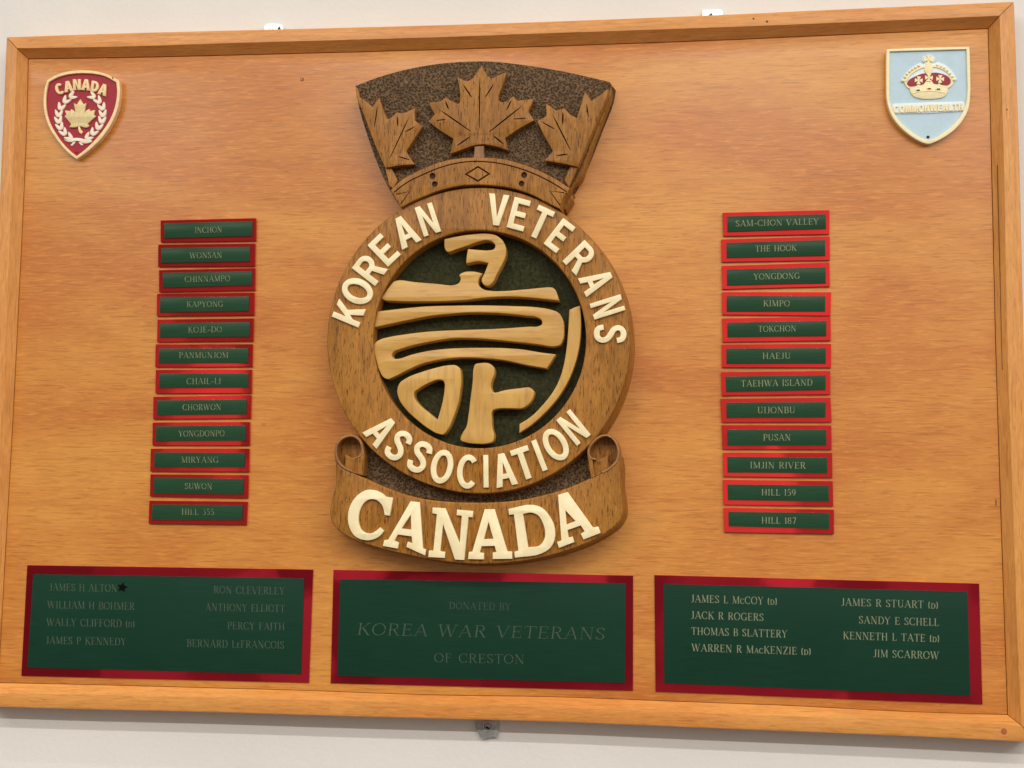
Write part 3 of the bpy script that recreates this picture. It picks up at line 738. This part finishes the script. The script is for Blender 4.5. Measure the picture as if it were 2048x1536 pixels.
slabserif(c1((1500,440),(1560,422),(1720,645),(1754,640),(1768,680),(1660,722),(1643,685),(1668,670),(1643,633),(1560,662),(1566,710),(1592,703),(1602,738),(1505,775),(1494,737),(1521,727)), [c1((1546,537),(1610,605),(1554,627))])

# ------------------------------------------------------------------ roman engraving letters as strokes
T_, t_ = .125, .045
def Ln(x0, y0, x1, y1, w): return ('L', [(x0, y0), (x1, y1)], w)
def Ar(cx, cy, rx, ry, a0, a1, n=12): return ('A', arc(cx, cy, rx, ry, a0, a1, n), None)
def Sf(x, y, h=.11): return ('L', [(x - h, y), (x + h, y)], .038)
ROM = {
 'A': (.80, [Ln(.1,0,.4,1,t_), Ln(.4,1,.70,0,T_), Ln(.2,.35,.6,.35,t_), Sf(.1,.02), Sf(.70,.02)]),
 'B': (.66, [Ln(.17,0,.17,1,T_), Ln(.06,.98,.35,.98,t_), Ar(.35,.76,.19,.22,90,-90), Ln(.17,.53,.36,.53,t_), Ar(.36,.275,.23,.255,90,-90), Ln(.06,.02,.36,.02,t_)]),
 'C': (.76, [Ar(.42,.5,.34,.48,48,312,18), Ln(.66,.70,.66,.97,t_), Ln(.66,.03,.66,.28,t_)]),
 'D': (.78, [Ln(.17,0,.17,1,T_), Ln(.06,.98,.35,.98,t_), Ar(.35,.5,.35,.48,90,-90,16), Ln(.06,.02,.35,.02,t_)]),
 'E': (.66, [Ln(.17,0,.17,1,T_), Ln(.06,.98,.55,.98,t_), Ln(.17,.52,.46,.52,t_), Ln(.06,.02,.58,.02,t_), Ln(.55,.98,.55,.80,t_), Ln(.46,.42,.46,.62,t_), Ln(.58,.02,.58,.22,t_)]),
 'F': (.62, [Ln(.17,0,.17,1,T_), Ln(.06,.98,.55,.98,t_), Ln(.17,.52,.45,.52,t_), Ln(.55,.98,.55,.80,t_), Ln(.45,.42,.45,.62,t_), Sf(.17,.02)]),
 'G': (.80, [Ar(.42,.5,.34,.48,48,320,18), Ln(.66,.70,.66,.97,t_), Ln(.67,.05,.67,.42,T_), Sf(.67,.42)]),
 'H': (.82, [Ln(.17,0,.17,1,T_), Ln(.65,0,.65,1,T_), Ln(.17,.5,.65,.5,t_), Sf(.17,.02), Sf(.17,.98), Sf(.65,.02), Sf(.65,.98)]),
 'I': (.34, [Ln(.17,0,.17,1,T_), Sf(.17,.02), Sf(.17,.98)]),
 'J': (.46, [Ln(.30,.15,.30,1,T_), Sf(.30,.98), Ar(.13,.16,.17,.16,0,-120,7)]),
 'K': (.76, [Ln(.17,0,.17,1,T_), Ln(.62,.98,.2,.45,t_), Ln(.32,.60,.66,0,T_), Sf(.17,.02), Sf(.17,.98), Sf(.62,.98), Sf(.67,.02)]),
 'L': (.62, [Ln(.17,0,.17,1,T_), Sf(.17,.98), Ln(.06,.02,.56,.02,t_), Ln(.56,.02,.56,.24,t_)]),
 'M': (.96, [Ln(.16,0,.16,1,t_), Ln(.16,1,.47,.05,T_), Ln(.47,.05,.78,1,t_), Ln(.80,0,.80,1,T_), Sf(.16,.02), Sf(.16,.98), Sf(.80,.02), Sf(.80,.98)]),
 'N': (.84, [Ln(.16,0,.16,1,t_), Ln(.16,1,.68,0,T_), Ln(.68,0,.68,1,t_), Sf(.16,.02), Sf(.14,.98), Sf(.68,.98)]),
 'O': (.82, [Ar(.41,.5,.34,.48,0,360,24)]),
 'P': (.64, [Ln(.17,0,.17,1,T_), Ln(.06,.98,.35,.98,t_), Ar(.35,.73,.21,.25,90,-90), Ln(.17,.48,.35,.48,t_), Sf(.17,.02)]),
 'R': (.72, [Ln(.17,0,.17,1,T_), Ln(.06,.98,.35,.98,t_), Ar(.35,.75,.20,.23,90,-90), Ln(.17,.52,.35,.52,t_), Ln(.36,.52,.62,0,T_), Sf(.17,.02), Sf(.65,.02,.08)]),
 'S': (.58, [('A', smooth([(.46,.80),(.40,.93),(.28,.97),(.15,.92),(.10,.77),(.17,.62),(.30,.51),(.43,.38),(.48,.24),(.42,.08),(.28,.03),(.15,.07),(.09,.22)], 3, closed=False), None), Ln(.47,.75,.47,.97,t_), Ln(.08,.03,.08,.25,t_)]),
 'T': (.72, [Ln(.36,0,.36,1,T_), Ln(.05,.98,.67,.98,t_), Ln(.05,.98,.05,.78,t_), Ln(.67,.98,.67,.78,t_), Sf(.36,.02)]),
 'U': (.80, [Ln(.17,.3,.17,1,T_), Ar(.40,.3,.23,.27,180,360,12), Ln(.63,.3,.63,1,t_), Sf(.17,.98), Sf(.63,.98)]),
 'V': (.78, [Ln(.1,1,.4,0,T_), Ln(.4,0,.68,1,t_), Sf(.1,.98), Sf(.68,.98)]),
 'W': (1.1, [Ln(.1,1,.34,0,T_), Ln(.34,0,.55,1,t_), Ln(.52,1,.76,0,T_), Ln(.76,0,1.0,1,t_), Sf(.1,.98), Sf(.53,.98), Sf(1.0,.98)]),
 'Y': (.74, [Ln(.1,1,.37,.48,T_), Ln(.37,.48,.64,1,t_), Ln(.37,0,.37,.5,T_), Sf(.1,.98), Sf(.64,.98), Sf(.37,.02)]),
 'Z': (.68, [Ln(.1,.98,.58,.98,t_), Ln(.58,1,.1,0,T_), Ln(.1,.02,.6,.02,t_), Ln(.1,.98,.1,.78,t_), Ln(.6,.02,.6,.24,t_)]),
 '1': (.36, [Ln(.19,0,.19,1,T_), Sf(.19,.02), Ln(.19,.98,.06,.86,t_)]),
 '3': (.56, [Ln(.1,.96,.46,.96,t_), Ln(.46,.96,.26,.60,t_), Ar(.25,.31,.22,.29,90,-130,12)]),
 '5': (.56, [Ln(.14,.96,.46,.96,.09), Ln(.14,.96,.12,.55,t_), Ar(.25,.31,.22,.29,110,-130,12)]),
 '7': (.54, [Ln(.08,.96,.48,.96,.09), Ln(.48,.96,.22,0,T_)]),
 '8': (.58, [Ar(.28,.75,.17,.22,0,360,14), Ar(.28,.27,.21,.26,0,360,14)]),
 '9': (.58, [Ar(.28,.68,.20,.29,0,360,14), Ar(.16,.62,.32,.60,5,-75,8)]),
 '-': (.46, [Ln(.04,.36,.42,.36,.09)]),
 '(': (.30, [Ar(.32,.45,.22,.6,130,230,8)]),
 ')': (.30, [Ar(-.02,.45,.22,.6,50,-50,8)]),
 '.': (.2, [Ln(.06,.05,.14,.05,.1)]),
 ' ': (.42, []),
}
def text_mesh(ms, s, x0, x1, ym, h, slope, t, bold=1.0, ital=0.0):
    """engraved line between px x0 and x1, centred on y ym, cap height h, following slope."""
    adv = []; tot = 0
    for ch in s:
        k = 0.70 if (ch.islower()) else 1.0
        adv.append((ch.upper(), k, tot)); tot += ROM[ch.upper()][0] * k + .04
    sx = (x1 - x0) / tot; xm = (x0 + x1) / 2
    k2 = 0
    for ch, k, a in adv:
        for st in ROM[ch][1]:
            pts = [Vector(((a + p[0] * k), p[1] * k)) for p in st[1]]
            def topx(p):
                X = x0 + (p.x + ital * p.y * 0.5 * h / sx) * sx
                return (X, ym + h / 2 - p.y * h + slope * (X - xm))
            Q = [Vector(topx(p)) for p in pts]
            n_ = len(Q); L_, R_ = [], []
            for i in range(n_):
                d = (Q[min(i+1, n_-1)] - Q[max(i-1, 0)])
                if d.length < 1e-6: d = Vector((1, 0))
                d.normalize()
                w = st[2] if st[2] else t_ + (T_ - t_) * abs(d.y) ** 1.6
                w = w * h * bold * (1 if k == 1 else .9)
                nn = Vector((-d.y, d.x)) * w / 2
                L_.append(Q[i] + nn); R_.append(Q[i] - nn)
            k2 += 1
            tt = t + 0.00018 + (k2 % 9) * 0.000006
            for i in range(n_ - 1):
                b0 = len(ms.v)
                for p in (L_[i], L_[i+1], R_[i+1], R_[i]):
                    X, Z_ = at(p.x, p.y, tt); ms.v.append((X, -tt, Z_))
                for p in (L_[i], L_[i+1], R_[i+1], R_[i]):
                    X, Z_ = at(p.x, p.y, tt); ms.v.append((X, -(t - .0002), Z_))
                ms.f.append((b0, b0+1, b0+2, b0+3)); ms.s.append(False)
                ms.f += [(b0, b0+1, b0+5, b0+4), (b0+2, b0+3, b0+7, b0+6)]; ms.s += [False, False]
    return ms

def plate(name, zf, outer, inner, lines, label, cat, group, t1, t2, mred, mgreen, mtext, bold=1.0):
    O = zf(outer); I = zf(inner)
    root = thing(name, label, cat, centre(O, 0.0), group)
    Mesh().prism(A2([p[:2] for p in O], t1), [], t1, 0.0002, 0.00010, 1).build('backing_plate', mred, root)
    Mesh().prism(A2([p[:2] for p in I], t2), [], t2, t1 - .0001, 0.00022, 2).build('face_plate', mgreen, root)
    sl = ((I[1][1] - I[0][1]) / (I[1][0] - I[0][0]) + (I[2][1] - I[3][1]) / (I[2][0] - I[3][0])) / 2
    k = zf([(1, 0), (0, 0)]); k = k[0][0] - k[1][0]
    for L in lines:
        s, x0, x1, yc, h = L[:5]; it = L[5] if len(L) > 5 else 0.0
        p0 = zf([(x0, yc)])[0]; p1 = zf([(x1, yc)])[0]
        text_mesh(Mesh_ := Mesh(), s, p0[0], p1[0], p0[1], h * k, sl, t2, bold, it)
        Mesh_.build('engraved_lettering', mtext, root, sharp=None)
    return root

ZH = {1: zoom(280, 420, 260/1248), 2: zoom(280, 730, 260/1210), 3: zoom(1420, 410, 280/1303), 4: zoom(1420, 730, 280/1229)}
SMALL = [
 (1,'INCHON',[(198,100),(1112,78),(1112,295),(198,308)],[(228,128),(1078,107),(1075,250),(232,272)],525,790,190),
 (1,'WONSAN',[(175,332),(1105,322),(1102,538),(173,543)],[(202,365),(1055,352),(1050,495),(202,508)],475,790,433),
 (1,'CHINNAMPO',[(183,577),(1105,558),(1103,770),(183,787)],[(216,602),(1075,588),(1073,722),(220,745)],428,868,660),
 (1,'KAPYONG',[(163,805),(1097,793),(1095,1008),(160,1018)],[(192,835),(1047,828),(1040,970),(190,985)],447,800,903),
 (1,'KOJE-DO',[(168,1052),(1090,1040),(1085,1257),(163,1267)],[(192,1085),(1055,1075),(1050,1215),(190,1225)],460,790,1147),
 (1,'PANMUNJOM',[(150,1290),(1080,1288),(1077,1503),(145,1507)],[(182,1328),(1038,1325),(1035,1468),(180,1470)],372,852,1393),
 (2,'CHAIL-LI',[(147,45),(1040,43),(1038,262),(142,263)],[(178,80),(1008,77),(1006,210),(178,215)],432,757,150),
 (2,'CHORWON',[(125,297),(1035,280),(1030,495),(122,503)],[(158,328),(991,320),(988,460),(158,468)],395,758,392),
 (2,'YONGDONPO',[(118,535),(1022,530),(1020,747),(115,747)],[(148,570),(985,560),(983,705),(148,710)],357,790,637),
 (2,'MIRYANG',[(100,778),(1017,778),(1013,993),(95,990)],[(133,812),(975,818),(970,952),(132,955)],383,733,882),
 (2,'SUWON',[(97,1017),(1008,1025),(1003,1238),(92,1222)],[(128,1048),(966,1060),(958,1205),(128,1198)],415,675,1127),
 (2,'HILL 355',[(87,1263),(1000,1273),(990,1487),(80,1475)],[(115,1297),(955,1305),(950,1445),(107,1443)],385,693,1367),
 (3,'SAM-CHON VALLEY',[(118,72),(1112,48),(1112,270),(125,288)],[(160,105),(1080,85),(1080,220),(160,250)],237,1015,162),
 (3,'THE HOOK',[(105,320),(1115,292),(1117,512),(110,530)],[(153,352),(1073,325),(1073,472),(155,492)],420,808,402),
 (3,'YONGDONG',[(110,567),(1112,535),(1117,757),(115,783)],[(156,600),(1078,580),(1078,728),(158,748)],405,838,662),
 (3,'KIMPO',[(113,810),(1127,812),(1122,1030),(115,1020)],[(155,845),(1075,848),(1072,990),(155,992)],495,747,915),
 (3,'TOKCHON',[(113,1055),(1122,1040),(1125,1260),(118,1275)],[(160,1095),(1085,1077),(1083,1220),(162,1230)],447,805,1150),
 (3,'HAEJU',[(110,1298),(1127,1292),(1127,1513),(112,1510)],[(152,1335),(1080,1330),(1078,1475),(153,1478)],487,755,1403),
 (4,'TAEHWA ISLAND',[(98,63),(1055,52),(1058,257),(105,267)],[(136,100),(1018,88),(1015,220),(143,237)],270,903,157),
 (4,'UIJONBU',[(93,297),(1058,287),(1068,500),(103,502)],[(143,330),(1018,325),(1012,460),(145,465)],415,752,395),
 (4,'PUSAN',[(103,527),(1065,530),(1068,742),(110,738)],[(150,567),(1022,567),(1022,705),(153,707)],465,712,635),
 (4,'IMJIN RIVER',[(115,770),(1072,772),(1075,988),(117,978)],[(150,805),(1030,812),(1030,950),(155,945)],350,843,880),
 (4,'HILL 159',[(115,1008),(1078,1020),(1082,1238),(120,1225)],[(153,1048),(1042,1057),(1045,1200),(158,1187)],450,757,1118),
 (4,'HILL 187',[(120,1253),(1088,1270),(1088,1483),(127,1467)],[(160,1288),(1050,1298),(1045,1440),(165,1418)],450,760,1365)]
for i, (z, s, O, I, x0, x1, yc) in enumerate(SMALL):
    side = 'left' if z < 3 else 'right'
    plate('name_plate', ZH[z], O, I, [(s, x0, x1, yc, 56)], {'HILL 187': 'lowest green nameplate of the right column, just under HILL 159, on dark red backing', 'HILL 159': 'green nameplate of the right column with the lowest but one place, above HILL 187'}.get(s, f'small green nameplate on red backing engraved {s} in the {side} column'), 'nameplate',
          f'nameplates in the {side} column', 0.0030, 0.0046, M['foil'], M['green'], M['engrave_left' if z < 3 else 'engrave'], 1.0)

ZI = zoom(20, 1110, .3125)
plate('donor_plate', ZI, [(110,65),(1940,93),(1913,818),(72,773)], [(148,122),(1882,150),(1862,765),(110,722)],
      [('JAMES H ALTON',250,688,209,48),('WILLIAM H BOHMER',238,800,323,48),('WALLY CLIFFORD (d)',232,800,434,48),('JAMES P KENNEDY',228,745,550,48),
       ('RON CLEVERLEY',1302,1760,226,48),('ANTHONY ELLIOTT',1250,1762,338,48),('PERCY FAITH',1390,1760,455,48),('BERNARD LeFRANCOIS',1130,1758,570,48)],
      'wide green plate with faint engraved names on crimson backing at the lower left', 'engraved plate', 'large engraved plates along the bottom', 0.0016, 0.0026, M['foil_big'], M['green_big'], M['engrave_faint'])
ZJ = zoom(640, 1110, 650/2048)
plate('donor_plate', ZJ, [(85,93),(1973,130),(1972,855),(67,808)], [(127,152),(1925,178),(1922,807),(107,762)],
      [('DONATED BY',812,1205,322,44),('KOREA WAR VETERANS',228,1800,481,76,.28),('OF CRESTON',717,1293,652,58)],
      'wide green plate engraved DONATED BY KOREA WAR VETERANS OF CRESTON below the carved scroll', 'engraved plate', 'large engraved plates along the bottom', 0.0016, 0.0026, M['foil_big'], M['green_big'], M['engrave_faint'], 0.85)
ZK = zoom(1290, 1120, 700/2048)
plate('donor_plate', ZK, [(55,88),(1955,138),(1975,845),(62,770)], [(108,140),(1888,185),(1905,795),(112,722)],
      [('JAMES L McCOY (d)',268,775,233,44),('JACK R ROGERS',268,697,328,44),('THOMAS B SLATTERY',270,835,424,44),('WARREN R MacKENZIE (d)',272,973,523,44),
       ('JAMES R STUART (d)',1147,1718,254,44),('SANDY E SCHELL',1250,1722,357,44),('KENNETH L TATE (d)',1158,1725,450,44),('JIM SCARROW',1335,1723,552,44)],
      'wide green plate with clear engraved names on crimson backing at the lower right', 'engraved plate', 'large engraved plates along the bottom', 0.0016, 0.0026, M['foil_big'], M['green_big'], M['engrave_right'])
sp = []
for k in range(10):
    r = 34 if k % 2 == 0 else 17; a = math.radians(-78 + 36 * k)
    sp.append((718 + r * math.cos(a), 207 + r * math.sin(a)))
sp = ZI(sp)
st_o = Mesh().prism(A2(sp, 0.0032), [], 0.0032, 0.0026, 0.0001, 1).build('star_sticker', M['star'], None, origin=centre(sp, 0.0026))
tag(st_o, 'small black star sticker beside the first name on the lower left green plate', 'sticker')

# ------------------------------------------------------------------ shields
ZF = zoom(60, 120, 220/1536)
co_ = [(240,282,1),(330,225),(440,180),(560,152),(720,142),(880,150),(1020,180),(1140,230),(1243,288,1),(1255,420),(1245,560),(1215,700),(1160,840),(1080,980),(990,1100),(880,1210),(760,1310),(650,1385,1),(560,1320),(450,1210),(350,1080),(270,950),(215,800),(188,650),(190,500),(208,380)]
ci_ = [(258,312,1),(350,257),(480,212),(620,189),(750,184),(900,194),(1050,228),(1202,312,1),(1214,430),(1203,560),(1170,700),(1110,840),(1020,980),(920,1100),(800,1222),(650,1343,1),(560,1270),(440,1142),(350,1012),(280,882),(240,762),(221,620),(225,480),(238,390)]
sh1 = thing('shield_plaque', 'red shield badge with gold maple leaf and wreath reading CANADA at the upper left', 'shield badge', centre(ZF(co_)))
S1, S0 = 0.0072, 0.0046
slab('rim', smooth(ZF(co_), 3), S1, 0.0, M['shield_gold'], sh1, holes=[smooth(ZF(ci_), 3)], bev=0.0005, segs=3)
slab('enamel_field', smooth(ZF([(p[0] * .99 + 7, p[1] * .99 + 7) + tuple(p[2:]) for p in co_]), 3), S0, 0.001, M['shield_red'], sh1)
leafp = [(700,545,1),(725,585),(742,612),(783,600,1),(768,670),(760,735,1),(790,700),(825,680,1),(842,712,1),(905,695,1),(888,760,1),(920,785,1),(860,835),(800,890,1),(830,918,1),(790,942),(690,920,1),(640,938),(545,937,1),(572,895,1),(525,835),(480,787,1),(505,760,1),(483,700,1),(560,712,1),(575,685,1),(610,705),(632,733,1),(622,670),(608,600,1),(650,622,1)]
slab('maple_leaf', smooth(ZF(leafp), 3), S1, S0 - .0002, M['leaf_gold'], sh1, bev=0.0005, segs=2)
slab('leaf_stem', smooth(ZF([(668,918,1),(695,918,1),(705,965),(737,1000,1),(715,1033,1),(690,1015),(672,965)]), 3), S1 - .0005, S0 - .0002, M['shield_gold'], sh1, bev=0.0004, segs=2)
for ch, c, u, w, h in (('C',(407,402),(-.30,-.954),112,150),('A',(530,367),(-.17,-.985),128,152),('N',(652,342),(-.04,-1),108,152),('A',(778,345),(.08,-.997),126,154),('D',(903,368),(.16,-.987),108,152),('A',(1018,412),(.30,-.954),124,158)):
    k = 220/1536
    o_, h_ = glyph_px(SANSB, ch, ZF([c])[0][:2], u, w * k, h * k)
    Mesh().prism(A2(o_, S1), [A2(q, S1) for q in h_], S1, S0 - .0002, 0.0003, 2).build('letter', M['shield_gold'], sh1)
def leaflet(c, ang, L, w):
    P = []
    for i in range(12):
        u = i / 12 * 2 * math.pi
        x = math.cos(u) * L / 2; y = math.sin(u) * w / 2 * (1 - 0.35 * math.cos(u))
        a = math.radians(ang)
        P.append((c[0] + x * math.cos(a) - y * math.sin(a), c[1] + x * math.sin(a) + y * math.cos(a)))
    return P
wl = [(590,497,-30),(500,560,-52),(430,650,-70),(396,745,-86),(392,835,-97),(412,925,-108),(462,1005,-122)]
wr_ = [(860,497,210),(945,560,233),(1000,650,250),(1012,745,266),(1000,835,277),(955,925,-73+360),(885,1005,-58+360)]
wl += [(540,1075,-140)]; wr_ += [(812,1072,-40+360)]
for lst, sgn in ((wl, 1), (wr_, -1)):
    for (x, y, a) in lst:
        for s_ in (-1, 1):
            n = Vector((math.cos(math.radians(a + 90)), math.sin(math.radians(a + 90)))) * 27 * s_
            Mesh().prism(A2(ZF(leaflet((x + n.x, y + n.y), a - s_ * -24, 118, 46)), S1 - .0004 - .0001 * s_), [], S1 - .0004 - .0001 * s_, S0 - .0002, 0.0007, 2).build('wreath_leaf', M['ivory'], sh1)
slab('wreath_tie', smooth(ZF([(470,1105),(520,1120),(570,1095),(640,1085),(700,1090),(780,1110),(860,1118),(855,1140),(800,1162),(730,1160),(680,1135),(640,1130),(580,1145),(520,1140)]), 3), S1 - .0006, S0 - .0002, M['ivory'], sh1, bev=0.0006, segs=2)
slab('wreath_tie', smooth(ZF([(600,1145,1),(640,1140,1),(590,1198,1),(560,1190,1)]), 2), S1 - .0010, S0 - .0002, M['ivory'], sh1, bev=0.0004, segs=2)
slab('wreath_tie', smooth(ZF([(675,1148,1),(715,1150,1),(745,1190,1),(710,1190,1)]), 2), S1 - .0010, S0 - .0002, M['ivory'], sh1, bev=0.0004, segs=2)
c = Vector(at(*ZF([(652,1283)])[0][:2], S0)); Mesh().dome(c, 0.0024, S0 - .0001, 0.0012, 12, 3).build('nail_head', M['shield_red'], sh1)
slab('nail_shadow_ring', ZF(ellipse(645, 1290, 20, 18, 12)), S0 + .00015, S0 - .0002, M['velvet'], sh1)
slab('rim_chip', ZF([(1142,235),(1165,245),(1160,268),(1150,262)]), S1 + .0002, S1 - .001, M['dark'], sh1)

ZG = zoom(1750, 70, 220/1408)
go = [(150,200),(158,182),(175,178),(1185,149),(1203,154),(1210,175),(1220,500),(1217,800),(1200,930),(1130,1080),(1020,1210),(880,1310),(760,1370),(700,1390),(640,1385),(560,1352),(440,1278),(300,1152),(210,1022),(160,880),(145,600)]
gi = [(190,208,1),(1171,180,1),(1180,500),(1178,800),(1150,930),(1080,1060),(980,1170),(850,1270),(740,1330),(690,1343),(620,1330),(470,1240),(340,1130),(240,990),(195,860),(185,600)]
sh2 = thing('shield_plaque', 'pale blue shield badge with cream crown reading COMMONWEALTH at the upper right', 'shield badge', centre(ZG(go)))
slab('rim', smooth(ZG(go), 3), S1, 0.0, M['cream_paint'], sh2, holes=[smooth(ZG(gi), 3)], bev=0.0005, segs=3)
slab('enamel_field', smooth(ZG([(p[0] * .99 + 7, p[1] * .99 + 7) + tuple(p[2:]) for p in go]), 3), S0, 0.001, M['blue'], sh2)
sil = [(330,590),(360,525),(430,445),(520,385),(585,352),(610,372),(632,352),(600,330),(605,290),(640,262),(690,250),(740,262),(768,292),(765,335),(745,358),(775,355),(800,345),(880,372),(965,435),(1015,505),(1048,572),(1015,612),(985,652),(935,690),(925,745),(880,792),(780,817),(680,822),(570,814),(488,780),(458,735),(448,690),(395,650),(370,612)]
slab('crown_base', smooth(ZG(sil), 3), S0 + .0010, S0 - .0002, M['blue_edge'], sh2, bev=0.0005, segs=2)
vel = [(410,625),(428,585),(530,522),(640,490),(690,500),(745,482),(850,495),(930,528),(966,575),(965,615),(935,643),(870,640),(800,628),(690,622),(580,640),(500,655),(445,660)]
slab('crown_velvet', smooth(ZG(vel), 3), S0 + .0014, S0, M['velvet'], sh2)
def cp(pts, tt=S1 - .0006, mat='cream_paint', n=3, bev=0.0005):
    return slab('crown_relief', smooth(ZG(pts), n), tt, S0, M[mat], sh2, bev=bev, segs=2)
# side bodies and lower rim
cp([(378,600),(400,560),(430,535),(440,550),(412,590),(408,625),(425,652),(470,662),(530,650),(560,615),(585,655),(640,610),(672,560),(690,600),(715,570),(745,615),(800,645),(820,612),(845,640),(900,648),(950,640),(970,612),(968,575),(945,535),(975,540),(1000,575),(985,640),(930,690),(700,668),(470,705),(445,690),(395,650)], S1 - .0010)
cp([(448,690),(560,672),(700,662),(830,668),(932,690),(925,742),(880,790),(780,813),(680,818),(570,810),(490,778),(458,735)], S1 - .0008)
cp(path_strip([(480,745),(580,722),(690,715),(800,722),(900,742)], 12), S1 - .0002)
for c_ in ((553,707), (695,686), (812,693)):
    cp(ellipse(c_[0], c_[1], 42, 20, 12), S1 - .0003)
    slab('crown_jewel', ZG([(c_[0]-22, c_[1]-8), (c_[0]+22, c_[1]-10), (c_[0]+20, c_[1]+7), (c_[0]-20, c_[1]+9)]), S1 - .0001, S0, M['velvet'] if c_[0] == 695 else M['dark'], sh2)
# arches
cp(path_strip([(395,590),(420,535),(490,470),(570,425),(650,398)], 26), S1 - .0005)
cp(path_strip([(735,398),(820,412),(910,455),(970,515),(1000,575)], 26), S1 - .0005)
cp([(640,385),(690,365),(735,385),(742,440),(715,500),(690,520),(660,500),(632,440)], S1 - .0002)
pearls = [(362,583),(385,535),(412,497),(445,465),(482,438),(520,412),(560,390),(800,385),(845,400),(888,420),(928,452),(962,490),(992,530),(1015,570)]
ms = Mesh()
for x, y in pearls:
    q = Vector(at(*ZG([(x, y)])[0][:2], S1)); ms.dome(q, 0.0019, S0 + .0008, 0.0024, 10, 3)
ms.build('pearl_row', M['cream_paint'], sh2)
def patty(c, s, tt):
    for k in range(4):
        a = math.radians(90 * k + 3)
        def r_(x, y): return (c[0] + (x * math.cos(a) - y * math.sin(a)) * s, c[1] + (x * math.sin(a) + y * math.cos(a)) * s)
        slab('crown_cross_arm', ZG([r_(0.04, -.10), r_(1, -.58), r_(1.0, .58), r_(.04, .10)]), tt, S0, M['cream_paint'], sh2, bev=0.0003, segs=1)
    q = Vector(at(*ZG([c])[0][:2], tt)); Mesh().dome(q, 0.0009, tt - .0003, 0.0006, 8, 2).build('crown_stud', M['leaf_gold'], sh2)
patty((687, 315), 62, S1 - .0001)
patty((560, 580), 50, S1 - .0001)
patty((690, 545), 50, S1 - .0001)
patty((835, 562), 50, S1 - .0001)
slab('text_plinth', smooth(ZG([(225,885),(245,878),(1120,850),(1140,862),(1148,950),(1135,975),(250,1008),(232,990)]), 2), S0 + .0012, S0 - .0002, M['blue_edge'], sh2, bev=0.0005, segs=2)
word = 'COMMONWEALTH'
ws_ = [SANSB[ch][0] + .075 for ch in word]; tot = sum(ws_); x = 238.0
for ch, w_ in zip(word, ws_):
    wd = w_ / tot * (1135 - 238); gx = x + wd * (SANSB[ch][0] / w_) / 2; gw = wd * SANSB[ch][0] / w_
    cy = 950 - (gx - 238) / 900 * 32; k = 220/1408
    o_, h_ = glyph_px(SANSB, ch, ZG([(gx, cy)])[0][:2], (-.03, -1), gw * k, 92 * k)
    Mesh().prism(A2(o_, S1 - .0002), [A2(q, S1 - .0002) for q in h_], S1 - .0002, S0, 0.0002, 1).build('letter', M['cream_paint'], sh2)
    x += wd
slab('nail_hole', ZG(ellipse(678, 1307, 22, 20, 14)), S0 + .0002, S0 - .0004, M['dark'], sh2)
